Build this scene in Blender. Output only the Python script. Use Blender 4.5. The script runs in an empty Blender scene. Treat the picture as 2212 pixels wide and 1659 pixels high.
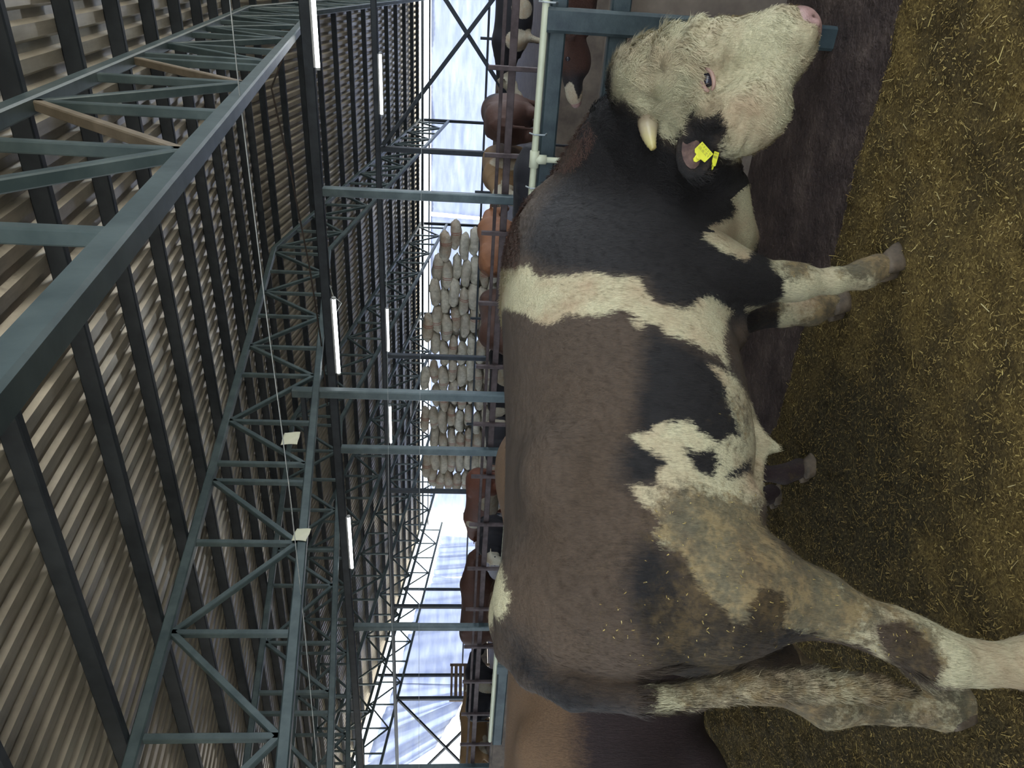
import bpy, math, random
import numpy as np
from mathutils import Vector, Matrix
C = bpy.context.scene.collection
sc = bpy.context.scene
random.seed(7); RNG = np.random.default_rng(7)

# ------------------------------------------------------------ camera
EYE = 1.65
F, CX, CY = 1534.0, 829.5, 1106.0           # the photo is held on its side: up is to the left
_up = np.array([548.35, 19940.0, 1534.0]); _up /= np.linalg.norm(_up)
_L = np.array([-2654.5, 191.0, -1534.0]); _L -= _up*_L.dot(_up); _L /= np.linalg.norm(_L)
RM = np.array([-_L, np.cross(_up, -_L), _up])
CAM = np.array([0, 0, EYE])
c_right, c_up, c_back = RM@np.array([1., 0, 0]), RM@np.array([0, 1., 0]), RM@np.array([0, 0, 1.])
cd = bpy.data.cameras.new('camera'); cam = bpy.data.objects.new('camera', cd); C.objects.link(cam)
cd.sensor_width = 36; cd.lens = F/2212*36; cd.clip_start = .05; cd.clip_end = 400
M = Matrix.Identity(4)
for i in range(3):
    M[i][0] = -c_up[i]; M[i][1] = c_right[i]; M[i][2] = c_back[i]; M[i][3] = CAM[i]
cam.matrix_world = M
sc.camera = cam

# ------------------------------------------------------------ world, sun, exposure
w = bpy.data.worlds.new('sky'); sc.world = w; w.use_nodes = True
wn = w.node_tree; bg = wn.nodes['Background']
bg.inputs[0].default_value = (.80, .89, 1.0, 1); bg.inputs[1].default_value = 3.2
sd = bpy.data.lights.new('sun', 'SUN'); sd.energy = 9.0; sd.angle = math.radians(1.5); sd.color = (1, .97, .92)
sun = bpy.data.objects.new('sun', sd); C.objects.link(sun)
sun.rotation_euler = Vector((.25, -.62, -.74)).to_track_quat('-Z', 'Y').to_euler()
sc.view_settings.view_transform = 'Standard'; sc.view_settings.look = 'None'
sc.view_settings.gamma = 1; sc.view_settings.use_curve_mapping = False
sc.view_settings.exposure = 0.52

# ------------------------------------------------------------ pixel <-> world helpers
def ray(x, y): return RM@np.array([(1659-y-CX)/F, -(x-CY)/F, -1.])
def P(x, y, d): return CAM+d*ray(x, y)
def on(x, y, n, d):
    r = ray(x, y); n = np.array(n, float); t = (d-n.dot(CAM))/n.dot(r); return CAM+t*r
def onX(x, y, v): return on(x, y, (1, 0, 0), v)
def onY(x, y, v): return on(x, y, (0, 1, 0), v)
def onZ(x, y, v=0): return on(x, y, (0, 0, 1), v)
def proj(p):
    c = (np.asarray(p)-CAM)@RM; return CY-F*c[..., 1]/-c[..., 2], 1659-(CX+F*c[..., 0]/-c[..., 2]), -c[..., 2]

# ------------------------------------------------------------ materials
def lin(r, g, b):
    f = lambda c: ((c/255+.055)/1.055)**2.4 if c > 10 else c/255/12.92
    return (f(r), f(g), f(b), 1)
class NT:
    def __init__(s, name):
        s.m = bpy.data.materials.new(name); s.m.use_nodes = True; s.t = s.m.node_tree; s.b = s.t.nodes['Principled BSDF']
    def n(s, ty, **k):
        o = s.t.nodes.new(ty)
        for a, v in k.items():
            if isinstance(v, tuple) and a.startswith('i'): pass
            setattr(o, a, v)
        return o
    def l(s, a, b): s.t.links.new(a, b)
    def val(s, a, v): a.default_value = v
    def coords(s, kind='Object', scale=(1, 1, 1)):
        tc = s.n('ShaderNodeTexCoord'); mp = s.n('ShaderNodeMapping'); s.l(tc.outputs[kind], mp.inputs[0]); mp.inputs[3].default_value = scale
        return mp.outputs[0]
    def noise(s, vec, sc_, det=4, rough=.6):
        o = s.n('ShaderNodeTexNoise'); o.inputs['Scale'].default_value = sc_; o.inputs['Detail'].default_value = det; o.inputs['Roughness'].default_value = rough
        s.l(vec, o.inputs['Vector']); return o.outputs['Fac']
    def ramp(s, fac, *stops):
        o = s.n('ShaderNodeValToRGB'); e = o.color_ramp.elements
        while len(e) < len(stops): e.new(.5)
        for i, (p, c) in enumerate(stops): e[i].position = p; e[i].color = c if len(c) == 4 else (*c, 1)
        s.l(fac, o.inputs[0]); return o.outputs[0]
    def mix(s, fac, a, b, mode='MIX'):
        o = s.n('ShaderNodeMix', data_type='RGBA', blend_type=mode)
        for sock, v in ((o.inputs[0], fac), (o.inputs[6], a), (o.inputs[7], b)):
            if isinstance(v, (int, float, tuple)): sock.default_value = v
            else: s.l(v, sock)
        return o.outputs[2]
    def math(s, op, a, b=0.0, c=None):
        o = s.n('ShaderNodeMath', operation=op)
        for sock, v in zip(o.inputs, (a, b, c)):
            if v is None: continue
            if isinstance(v, (int, float)): sock.default_value = v
            else: s.l(v, sock)
        return o.outputs[0]
    def bump(s, h, strength=.4, dist=.01):
        o = s.n('ShaderNodeBump'); o.inputs['Strength'].default_value = strength; o.inputs['Distance'].default_value = dist
        s.l(h, o.inputs['Height']); s.l(o.outputs[0], s.b.inputs['Normal'])
    def base(s, col): s.l(col, s.b.inputs['Base Color'])
    def set(s, rough=None, metal=None, spec=None):
        if rough is not None: s.b.inputs['Roughness'].default_value = rough
        if metal is not None: s.b.inputs['Metallic'].default_value = metal
        if spec is not None: s.b.inputs['Specular IOR Level'].default_value = spec
def simple(name, c1, c2, scale=3, rough=.6, metal=0, bump=.2, bdist=.003, stretch=(1, 1, 1), spec=.5):
    t = NT(name); v = t.coords(scale=stretch); n = t.noise(v, scale)
    t.base(t.ramp(n, (.35, c1), (.65, c2))); t.set(rough, metal, spec); t.bump(t.noise(v, scale*6), bump, bdist); return t.m
MAT = {}
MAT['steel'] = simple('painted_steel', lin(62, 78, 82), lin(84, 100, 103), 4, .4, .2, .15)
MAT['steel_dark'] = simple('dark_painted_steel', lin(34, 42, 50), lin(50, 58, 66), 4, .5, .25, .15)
MAT['rust'] = simple('rusty_steel', lin(104, 96, 82), lin(124, 115, 100), 6, .7, .1, .3)
MAT['rustdark'] = simple('rusted_fence_steel', lin(70, 58, 58), lin(96, 84, 84), 6, .6, .2, .3)
MAT['fence'] = simple('green_fence_steel', lin(38, 52, 58), lin(62, 76, 78), 9, .5, .1, .4)
MAT['wood'] = simple('weathered_wood', lin(96, 78, 60), lin(140, 120, 96), 5, .8, 0, .5, .004, (1, 8, 8))
MAT['concrete'] = simple('stained_concrete', lin(96, 86, 78), lin(134, 122, 108), 3, .85, 0, .5, .01)
MAT['pvc'] = simple('pale_plastic_pipe', lin(190, 196, 168), lin(205, 208, 182), 4, .4, 0, .05)
MAT['paper'] = simple('paper', lin(214, 220, 196), lin(226, 230, 210), 4, .8, 0, .1)
MAT['wire'] = simple('grey_wire', lin(150, 160, 165), lin(190, 196, 196), 9, .5, .3, .1)
MAT['cable'] = simple('dark_cable', lin(40, 36, 34), lin(60, 50, 46), 9, .7, 0, .1)
MAT['yellow'] = simple('yellow_plastic', lin(206, 206, 50), lin(222, 220, 66), 20, .45, 0, .1)
MAT['ink'] = simple('faint_ink', lin(150, 148, 60), lin(160, 156, 64), 20, .6, 0, 0)
MAT['horn'] = None
def mat_roof():
    t = NT('corrugated_sheet'); v = t.coords(scale=(1, 1, 1)); n = t.noise(v, .9, 6, .65)
    a = t.ramp(n, (.3, lin(146, 142, 130)), (.5, lin(184, 180, 166)), (.7, lin(214, 210, 196)))
    n2 = t.noise(t.coords(scale=(6, .8, 1)), 2.5, 4)
    t.base(t.mix(.35, a, t.ramp(n2, (.35, lin(134, 128, 116)), (.65, lin(206, 201, 187)))))
    t.set(.3, .4); t.bump(t.math('ADD', t.noise(v, 14, 3), t.math('MULTIPLY', t.noise(v, 3, 3), 2.0)), .25, .006); return t.m
MAT['roof'] = mat_roof()
def mat_curtain():
    t = NT('woven_tarpaulin'); v = t.coords(scale=(1, 1, 1)); n = t.noise(t.coords(scale=(.5, .5, 3)), 1.5, 5)
    col = t.ramp(n, (.3, lin(200, 209, 232)), (.7, lin(228, 234, 246)))
    t.base(col); t.set(.6); t.bump(t.noise(t.coords(scale=(1, 1, .25)), 3, 4), .5, .05)
    tr = t.n('ShaderNodeBsdfTranslucent'); t.l(col, tr.inputs[0]); mx = t.n('ShaderNodeMixShader'); mx.inputs[0].default_value = .46
    out = t.t.nodes['Material Output']; t.l(t.b.outputs[0], mx.inputs[1]); t.l(tr.outputs[0], mx.inputs[2]); t.l(mx.outputs[0], out.inputs[0]); return t.m
MAT['curtain'] = mat_curtain()
def mat_bedding():
    t = NT('straw_bedding'); v = t.coords()
    f = t.noise(v, 90, 6, .75); c = t.ramp(f, (.28, lin(50, 40, 20)), (.46, lin(112, 93, 50)), (.6, lin(148, 126, 72)), (.78, lin(184, 162, 100)))
    g = t.noise(v, 3.2, 4, .6); c2 = t.mix(t.ramp(g, (.4, (0, 0, 0)), (.62, (1, 1, 1))), t.mix(.65, c, lin(64, 56, 36), 'MIX'), c)
    wa = t.n('ShaderNodeAttribute', attribute_name='wet'); wf = t.ramp(t.math('ADD', wa.outputs['Fac'], t.math('MULTIPLY', t.math('SUBTRACT', t.noise(v, 6, 5, .7), .5), .9)), (.25, (0, 0, 0)), (.75, (1, 1, 1)))  # attribute holds damp straw together with the shade painted under the bull
    wet_shade_col = t.ramp(f, (.3, lin(34, 28, 18)), (.5, lin(66, 58, 36)), (.7, lin(104, 92, 58)))  # dark straw colours for damp and painted shade
    c2 = t.mix(wf, c2, wet_shade_col)
    t.base(c2); t.set(.9, 0, .2)
    h = t.math('ADD', t.noise(v, 60, 5, .7), t.math('MULTIPLY', t.noise(v, 9, 3), .8)); t.bump(h, 1.0, .03); return t.m
MAT['bedding'] = mat_bedding()
def mat_mud():
    t = NT('wet_dung_floor'); v = t.coords(); n = t.noise(v, 5, 7, .65)
    t.base(t.ramp(n, (.3, lin(50, 40, 38)), (.5, lin(68, 56, 52)), (.72, lin(98, 84, 76)))); t.set(.6, 0, .4)
    t.bump(t.math('ADD', t.noise(v, 25, 5), n), .9, .03); return t.m
MAT['mud'] = mat_mud()
def mat_straw():
    t = NT('straw_chips'); oi = t.n('ShaderNodeAttribute', attribute_name='tone'); 
    t.base(t.ramp(oi.outputs['Fac'], (0, lin(88, 72, 38)), (.45, lin(142, 121, 68)), (.8, lin(184, 164, 100)), (1, lin(206, 192, 142)))); t.set(.7, 0, .3); return t.m
MAT['straw'] = mat_straw()
def mat_sack(tint):
    t = NT('woven_sack'); v = t.coords(); oi = t.n('ShaderNodeObjectInfo')
    n = t.noise(v, 5, 5, .65); a = t.ramp(n, (.35, lin(176, 172, 156)), (.6, lin(218, 214, 198)))
    dust = t.ramp(t.noise(v, 2.2, 3), (.4, (0, 0, 0)), (.65, (1, 1, 1)))
    d2 = t.math('MULTIPLY', dust, t.math('MULTIPLY', oi.outputs['Random'], .8)); a = t.mix(d2, a, lin(150, 122, 96))
    sx = t.n('ShaderNodeSeparateXYZ'); tc = t.n('ShaderNodeTexCoord'); t.l(tc.outputs['Object'], sx.inputs[0])
    q = t.math('ABSOLUTE', t.math('SUBTRACT', t.math('ABSOLUTE', t.math('SUBTRACT', sx.outputs[0], .12)), .03))
    st = t.math('MULTIPLY', t.math('LESS_THAN', q, .008), t.math('GREATER_THAN', oi.outputs['Random'], .45))
    t.base(t.mix(st, a, lin(150, 70, 60))); t.set(.75); t.bump(t.math('ADD', t.noise(v, 14, 4), t.noise(v, 4, 2)), .8, .03); return t.m
MAT['sack'] = mat_sack(0)
def mat_tube():
    t = NT('lit_tube'); t.b.inputs['Base Color'].default_value = (1, 1, 1, 1)
    t.b.inputs['Emission Color'].default_value = (.93, .97, 1, 1); t.b.inputs['Emission Strength'].default_value = 9; return t.m
MAT['tube'] = mat_tube()
MAT['fitting'] = simple('white_fitting', lin(170, 175, 178), lin(190, 194, 196), 4, .4, 0, 0)
def mat_coat(name, base, dark, white, dirt, hair=(2, 14, 14), pink=None):
    """markings come with the mesh: mark = (white patch, black patch, dirt) as signed metres / amounts"""
    t = NT(name); at = t.n('ShaderNodeAttribute', attribute_name='mark'); sx = t.n('ShaderNodeSeparateXYZ'); t.l(at.outputs['Vector'], sx.inputs[0])
    v = t.coords(scale=hair); big = t.coords()
    ft = t.n('ShaderNodeAttribute', attribute_name='flow'); mp = t.n('ShaderNodeMapping'); t.l(ft.outputs['Vector'], mp.inputs[0])
    edge = t.math('MULTIPLY', t.math('SUBTRACT', t.noise(v, 16, 4, .7), .5), .055)
    edge = t.math('ADD', edge, t.math('MULTIPLY', t.math('SUBTRACT', t.noise(big, 9, 3), .5), .03))
    wf = t.ramp(t.math('ADD', t.math('MULTIPLY', t.math('ADD', sx.outputs[0], edge), 70.0), .5), (0, (0, 0, 0)), (1, (1, 1, 1)))
    bf = t.ramp(t.math('ADD', t.math('MULTIPLY', t.math('ADD', sx.outputs[1], t.math('MULTIPLY', edge, 1.6)), 14.0), .5), (0, (0, 0, 0)), (1, (1, 1, 1)))
    fine = t.noise(v, 38, 5, .75); med = t.noise(big, 4, 4)
    sc3 = lambda c, k: (c[0]*k, c[1]*k, c[2]*k, 1)
    bcol = t.ramp(fine, (.3, sc3(base, .62)), (.7, sc3(base, 1.35))); bcol = t.mix(t.ramp(med, (.35, (0, 0, 0)), (.7, (1, 1, 1))), bcol, t.mix(.5, bcol, sc3(base, .6)))
    dcol = t.ramp(fine, (.3, sc3(dark, .6)), (.7, sc3(dark, 1.7)))
    wcol = t.ramp(fine, (.3, sc3(white, .5)), (.62, sc3(white, 1.12)))
    wcol = t.mix(t.ramp(t.noise(big, 5, 5, .6), (.42, (0, 0, 0)), (.68, (.75, .75, .75))), wcol, sc3(lin(176, 148, 116), 1))
    c = t.mix(bf, bcol, dcol); c = t.mix(wf, c, wcol)
    n1 = t.math('ADD', t.math('MULTIPLY', t.noise(big, 34, 6, .8), .65), t.math('MULTIPLY', t.noise(big, 7, 4, .6), .35))
    wsoft = t.math('ADD', t.math('MULTIPLY', wf, .32), .68)
    dn = t.ramp(t.math('MULTIPLY', t.math('ADD', n1, t.math('SUBTRACT', t.math('MULTIPLY', t.math('MULTIPLY', sx.outputs[2], wsoft), .3), .66)), 7.0), (0, (0, 0, 0)), (1, (1, 1, 1)))
    dc = t.ramp(t.math('ADD', t.math('MULTIPLY', t.noise(big, 11, 3, .55), .6), t.math('MULTIPLY', t.noise(big, 60, 3, .6), .4)), (.4, sc3(dirt, .18)), (.5, sc3(dirt, .7)), (.6, sc3(dirt, 1.9)))
    dc = t.mix(wf, t.mix(.62, dc, sc3(dirt, .16)), dc)
    c = t.mix(t.math('MULTIPLY', dn, .8), c, dc)
    t.base(c); t.set(.62, 0, .35); t.b.inputs['Sheen Weight'].default_value = .05; t.b.inputs['Sheen Roughness'].default_value = .4
    t.bump(t.math('ADD', fine, t.math('MULTIPLY', t.noise(v, 12, 3), .8)), .55, .012); return t.m

# ------------------------------------------------------------ object helpers
def mesh_obj(name, v, f, mat, parent=None, smooth=False):
    me = bpy.data.meshes.new(name)
    v = np.asarray(v, np.float32)
    if isinstance(f, np.ndarray):
        n, k = f.shape
        me.vertices.add(len(v)); me.vertices.foreach_set('co', v.ravel())
        me.loops.add(n*k); me.loops.foreach_set('vertex_index', f.astype(np.int32).ravel())
        me.polygons.add(n); me.polygons.foreach_set('loop_start', np.arange(0, n*k, k, dtype=np.int32))
        me.update(calc_edges=True); me.validate()
    else:
        me.from_pydata([tuple(map(float, q)) for q in v], [], f)
    if smooth: me.polygons.foreach_set('use_smooth', np.ones(len(me.polygons), bool))
    if mat: me.materials.append(mat)
    me.update()
    o = bpy.data.objects.new(name, me); C.objects.link(o)
    if parent: o.parent = parent
    return o
def tag(o, label=None, cat=None, group=None, kind=None):
    if label: o['label'] = label
    if cat: o['category'] = cat
    if group: o['group'] = group
    if kind: o['kind'] = kind
    return o
def empty(name, loc=(0, 0, 0), rz=0):
    o = bpy.data.objects.new(name, None); C.objects.link(o); o.location = loc; o.rotation_euler = (0, 0, rz); o.empty_display_size = .1; return o
class MB:
    def __init__(s): s.v = []; s.f = []
    def add(s, v, f):
        n = len(s.v); s.v += [tuple(map(float, q)) for q in v]; s.f += [tuple(i+n for i in q) for q in f]; return s
    def box(s, c, d):
        x, y, z = c; a, b, e = d[0]/2, d[1]/2, d[2]/2
        return s.add([(x+i*a, y+j*b, z+k*e) for i in (-1, 1) for j in (-1, 1) for k in (-1, 1)], [(0, 1, 3, 2), (4, 6, 7, 5), (0, 4, 5, 1), (2, 3, 7, 6), (0, 2, 6, 4), (1, 5, 7, 3)])
    def bar(s, p, q, w, h, upv=(0, 0, 1)):
        p, q = Vector(p), Vector(q); d = (q-p).normalized(); u = Vector(upv); sd = d.cross(u)
        if sd.length < 1e-3: u = Vector((1, 0, 0)); sd = d.cross(u)
        sd.normalize(); u = sd.cross(d).normalized(); b = min(w, h)*.12
        prof = [(w/2-b, -h/2), (w/2, -h/2+b), (w/2, h/2-b), (w/2-b, h/2), (-w/2+b, h/2), (-w/2, h/2-b), (-w/2, -h/2+b), (-w/2+b, -h/2)]
        vs = [e+sd*a+u*c for e in (p, q) for a, c in prof]; n = 8
        fs = [(i, (i+1) % n, n+(i+1) % n, n+i) for i in range(n)]+[tuple(range(n-1, -1, -1)), tuple(range(n, 2*n))]
        return s.add(vs, fs)
    def tube(s, pts, r, n=8, close=True):
        pts = [Vector(p) for p in pts]; R = r if isinstance(r, (list, tuple)) else [r]*len(pts)
        vs = []; prev = None
        for i, p in enumerate(pts):
            d = (pts[min(i+1, len(pts)-1)]-pts[max(i-1, 0)]).normalized()
            if prev is None: prev = d.orthogonal().normalized()
            u = (prev-d*prev.dot(d)).normalized(); prev = u; w_ = d.cross(u)
            vs += [p+(u*math.cos(a)+w_*math.sin(a))*R[i] for a in [2*math.pi*k/n for k in range(n)]]
        fs = [(i*n+k, i*n+(k+1) % n, (i+1)*n+(k+1) % n, (i+1)*n+k) for i in range(len(pts)-1) for k in range(n)]
        if close: fs += [tuple(range(n-1, -1, -1)), tuple(range((len(pts)-1)*n, len(pts)*n))]
        return s.add(vs, fs)
    def build(s, name, mat, parent=None, smooth=False): return mesh_obj(name, s.v, s.f, mat, parent, smooth)

# ------------------------------------------------------------ the barn: measures
RIDGE_Y, RIDGE_Z, SL = 14.67, 5.64, .137
FAR_Y, NEAR_Y = 30.5, -1.2
END_X, OPEN_X = -26.85, 5.4
def roof_z(y): return RIDGE_Z-SL*abs(y-RIDGE_Y)
# ---- roof sheets
def build_ceiling():
    pitch = .19; xs = []; zs = []
    n = int((OPEN_X+1-(END_X-.5))/pitch)
    for i in range(n):
        x0 = END_X-.5+i*pitch
        for dx, dz in ((0, 0), (.085, 0), (.11, .036), (.165, .036)): xs.append(x0+dx); zs.append(dz)
    ys = [NEAR_Y-.6, RIDGE_Y, FAR_Y+.7]; v = []
    for y in ys:
        for x, dz in zip(xs, zs): v.append((x, y, roof_z(y)+.13+dz))
    m = len(xs); f = [(r*m+i, r*m+i+1, (r+1)*m+i+1, (r+1)*m+i) for r in range(2) for i in range(m-1)]
    o = mesh_obj('ceiling', v, f, MAT['roof']); tag(o, 'brown grey corrugated sheet roof seen from below', 'ceiling', kind='structure')
    sm = o.modifiers.new('thickness', 'SOLIDIFY'); sm.thickness = .004; sm.offset = 1
build_ceiling()
# ---- floors
MAT['yard'] = simple('pale_bounce_yard', lin(176, 164, 146), lin(200, 188, 168), 1, .9, 0, .3, .02)  # unseen yard added outside, kept pale to bounce sun up to the ceiling
yard = mesh_obj('ground', [(-90, -60, -.09), (60, -60, -.09), (60, 90, -.09), (-90, 90, -.09)], [(0, 1, 2, 3)], MAT['yard']); tag(yard, 'pale unseen yard around the barn, added to bounce sunlight inside', 'ground', kind='structure')
mesh_obj('floor', [(END_X, NEAR_Y, -.06), (OPEN_X+.5, NEAR_Y, -.06), (OPEN_X+.5, FAR_Y, -.06), (END_X, FAR_Y, -.06)], [(0, 1, 2, 3)], MAT['mud'])['kind'] = 'structure'
bpy.data.objects['floor']['label'] = 'dark wet dung covered barn floor'; bpy.data.objects['floor']['category'] = 'floor'
def vnoise(x, y, seed=0):
    r = np.random.default_rng(seed); T = r.random((64, 64)); xi = np.floor(x).astype(int); yi = np.floor(y).astype(int); fx = x-xi; fy = y-yi
    fx = fx*fx*(3-2*fx); fy = fy*fy*(3-2*fy); g = lambda a, b: T[a % 64, b % 64]
    return (g(xi, yi)*(1-fx)+g(xi+1, yi)*fx)*(1-fy)+(g(xi, yi+1)*(1-fx)+g(xi+1, yi+1)*fx)*fy-.5
def bed_edge(x): return 3.04+.05*vnoise(x*2+9, x*0+3, 5)+.02*vnoise(x*9, x*0, 6)
def bed_h(x, y):
    h = .05*vnoise(x*1.3, y*1.3, 1)+.03*vnoise(x*4, y*4, 2)+.022*vnoise(x*11, y*11, 3)+.014*vnoise(x*31, y*31, 4)
    e = np.clip((bed_edge(x)-y)/.06, 0, 1); return (h-.0)*e-.075*(1-e)
def wet_and_shade(x, y):  # damp bedding plus painted shade under and behind the bull
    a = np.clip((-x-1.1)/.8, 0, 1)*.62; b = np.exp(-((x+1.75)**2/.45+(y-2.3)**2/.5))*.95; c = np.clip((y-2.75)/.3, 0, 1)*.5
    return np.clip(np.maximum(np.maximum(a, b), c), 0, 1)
def build_bed():
    xs = np.arange(-5.6, 3.2, .016); ys = np.arange(.3, 3.16, .016); X, Y = np.meshgrid(xs, ys, indexing='ij'); Z = bed_h(X, Y)
    v = np.stack([X, Y, Z], -1).reshape(-1, 3); a, b = X.shape; i = np.arange(a*b).reshape(a, b)
    f = np.stack([i[:-1, :-1], i[1:, :-1], i[1:, 1:], i[:-1, 1:]], -1).reshape(-1, 4)
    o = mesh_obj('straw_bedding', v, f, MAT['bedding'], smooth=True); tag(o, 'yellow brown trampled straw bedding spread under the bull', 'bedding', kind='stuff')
    at = o.data.attributes.new('wet', 'FLOAT', 'POINT'); at.data.foreach_set('value', wet_and_shade(v[:, 0], v[:, 1]).astype(np.float32))  # stores damp and the painted bull shade per vertex
    N = 95000; x = RNG.uniform(-4.6, 2.4, N); y = RNG.uniform(.5, 3.03, N); z = bed_h(x, y)
    thin = RNG.random(N) < .965; Ln = np.where(thin, RNG.uniform(.002, .008, N), RNG.uniform(.010, .026, N)); W = RNG.uniform(.0006, .0018, N)*np.where(thin, 1, .8)
    a = RNG.uniform(0, 2*np.pi, N); el = RNG.normal(0, .22, N)
    d = np.stack([np.cos(a)*np.cos(el), np.sin(a)*np.cos(el), np.sin(el)], -1)*Ln[:, None]; s_ = np.stack([-np.sin(a), np.cos(a), RNG.normal(0, .3, N)], -1)*W[:, None]
    c = np.stack([x, y, z+.002+np.abs(d[:, 2])], -1)
    v = np.stack([c-d-s_, c+d-s_, c+d+s_, c-d+s_], 1).reshape(-1, 3)
    o = mesh_obj('straw_chips', v, np.arange(N*4).reshape(N, 4), MAT['straw']); tag(o, 'loose pale straw chips strewn over the bedding', 'straw', kind='stuff')
    at = o.data.attributes.new('tone', 'FLOAT', 'FACE'); at.data.foreach_set('value', np.clip((RNG.beta(2, 2.2, N)+np.where(thin, 0, .2))*(1-.62*wet_and_shade(x, y)), 0, 1).astype(np.float32))  # chips darkened by the same mix of damp and painted shade
build_bed()
# ---- walls
def wallbox(name, c, d, m, label):
    o = MB().box(c, d).build(name, m); tag(o, label, 'wall', kind='structure'); return o
wallbox('wall_back', (-10.5, FAR_Y+.1, .2), (33.5, .2, .5), MAT['concrete'], 'low concrete wall along the far side of the barn')
wallbox('wall_left', (END_X-.1, 14.6, .2), (.2, 31.6, .5), MAT['concrete'], 'low concrete wall under the end curtain of the barn')
wallbox('wall_front', (-10.5, NEAR_Y-.1, .6), (33.5, .2, 1.3), MAT['concrete'], 'low concrete wall on the near side of the barn')

# ---- purlins
def purlin_ys():
    near = [-.95+1.14*i for i in range(0, 4)]+[3.52, 4.70, 5.82, 6.95, 8.10, 9.30, 10.55, 11.75, 12.95, 14.1]
    far = [15.2, 16.3, 17.5, 18.75, 20.05, 21.4, 22.8, 24.2, 25.5, 26.8, 28.1, 29.4, 30.4]
    return sorted(set([round(a, 2) for a in near if not (2.3 < a < 3.4)]+far+[2.35]))
for i, y in enumerate(purlin_ys()):
    z = roof_z(y)+.065
    s = SL if y < RIDGE_Y else -SL
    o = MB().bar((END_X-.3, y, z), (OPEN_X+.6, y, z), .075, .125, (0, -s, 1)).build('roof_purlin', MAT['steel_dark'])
    side = 'near' if y < RIDGE_Y else 'far'
    n = sum(1 for q in purlin_ys() if (q < RIDGE_Y) == (y < RIDGE_Y) and abs(q-RIDGE_Y) < abs(y-RIDGE_Y))
    ords = ['first', 'second', 'third', 'fourth', 'fifth', 'sixth', 'seventh', 'eighth', 'ninth', 'tenth', 'eleventh', 'twelfth', 'thirteenth', 'fourteenth']
    tag(o, f'dark steel roof purlin on the {side} slope, {ords[min(n, 13)]} one down from the ridge', 'purlin', 'purlins under the corrugated roof')

# ---- trusses
TX = [-.84, -5.35, -9.65, -13.95, -18.25, -22.55, -26.7]
DEPTH = 1.13
def build_truss(X, label):
    r = empty('roof_truss', (X, RIDGE_Y, 0)); tag(r, label, 'roof truss', 'steel lattice roof trusses')
    def L_(y): return y-RIDGE_Y
    zt = lambda y: roof_z(y)-.05
    zb = lambda y: roof_z(y)-DEPTH-.05
    MB().bar((0, L_(NEAR_Y), zt(NEAR_Y)), (0, 0, zt(RIDGE_Y)), .1, .1).bar((0, 0, zt(RIDGE_Y)), (0, L_(FAR_Y), zt(FAR_Y)), .1, .1).build('top_chord', MAT['steel'], r)
    MB().bar((0, L_(NEAR_Y), zb(NEAR_Y)), (0, 0, zb(RIDGE_Y)), .095, .1).bar((0, 0, zb(RIDGE_Y)), (0, L_(FAR_Y), zb(FAR_Y)), .095, .1).build('bottom_chord', MAT['steel'], r)
    near = [14.45, 13.4, 12.35, 11.35, 10.2, 9.3, 8.05, 7.13, None, 6.78, 5.75, 4.57, 3.55, 2.35, 1.25, .2, -.8]
    far = [RIDGE_Y+.17+1.075*q for q in range(15)]
    for side, ys in ((-1, near), (1, far)):
        top = True; prev = None
        for y in ys:
            if y is None: prev = None; top = True; continue
            if y > FAR_Y: break
            MB().bar((0, L_(y), zb(y)+.05), (0, L_(y), zt(y)-.05), .06, .06, (0, 1, 0)).build('web_post', MAT['steel'], r)
            if prev is not None:
                a, b = (prev, zb(prev)+.05) if top else (prev, zt(prev)-.05), (y, zt(y)-.05) if top else (y, zb(y)+.05)
                rusty = abs(X+.84) < .1 and side == -1 and prev in (4.57, 6.78)
                o = MB().bar((0, L_(a[0]), a[1]), (0, L_(b[0]), b[1]), .06, .06, (0, 1, 0)).build('web_brace', MAT['rust'] if rusty else MAT['steel'], r)
                if rusty: o['label'] = 'bare rust brown web brace'
            prev = y; top = not top
nm = ['steel lattice roof truss nearest the viewer, passing over the upper left', 'second steel roof truss from the viewer, with a paper sheet stuck on its lower chord',
      'third steel roof truss from the viewer', 'fourth steel roof truss from the viewer', 'fifth steel roof truss from the viewer', 'sixth steel roof truss from the viewer',
      'steel roof truss against the far end wall']
for X, l_ in zip(TX[:7], nm): build_truss(X, l_)

# ---- longitudinal beams and posts
def beam(y, z, w_, h, x0, x1, label):
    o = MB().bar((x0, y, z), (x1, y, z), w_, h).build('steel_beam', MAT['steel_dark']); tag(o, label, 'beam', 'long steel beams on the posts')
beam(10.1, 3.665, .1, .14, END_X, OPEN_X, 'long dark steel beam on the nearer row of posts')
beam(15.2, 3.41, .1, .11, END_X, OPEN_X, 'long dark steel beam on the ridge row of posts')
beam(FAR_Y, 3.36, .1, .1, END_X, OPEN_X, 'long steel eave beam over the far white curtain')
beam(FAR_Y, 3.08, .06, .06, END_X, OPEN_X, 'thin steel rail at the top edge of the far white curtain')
def post(x, y, z1, s, label, m='steel', z0=-.06, group='steel posts carrying the roof'):
    o = MB().bar((x, y, z0), (x, y, z1), s, s, (0, 1, 0)).build('steel_post', MAT[m]); tag(o, label, 'post', group); return o
ords = ['first', 'second', 'third', 'fourth', 'fifth', 'sixth', 'seventh', 'eighth']
for i, x in enumerate([-2.8, -7.22, -11.62, -16.45, -20.6, -25.0]):
    post(x, 10.1, 3.6, .125, f'square steel post of the nearer row, {ords[i]} from the right of the photo')
for i, x in enumerate([-3.28, -8.1, -12.2, -16.6, -20.9, -26.3]):
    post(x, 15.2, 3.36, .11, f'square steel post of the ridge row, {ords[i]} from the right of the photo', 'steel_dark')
for i, x in enumerate(TX[:6]):
    post(x, FAR_Y-.05, 3.3, .11, f'steel post in front of the far curtain, {ords[i]} from the right of the photo', 'steel_dark')
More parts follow.
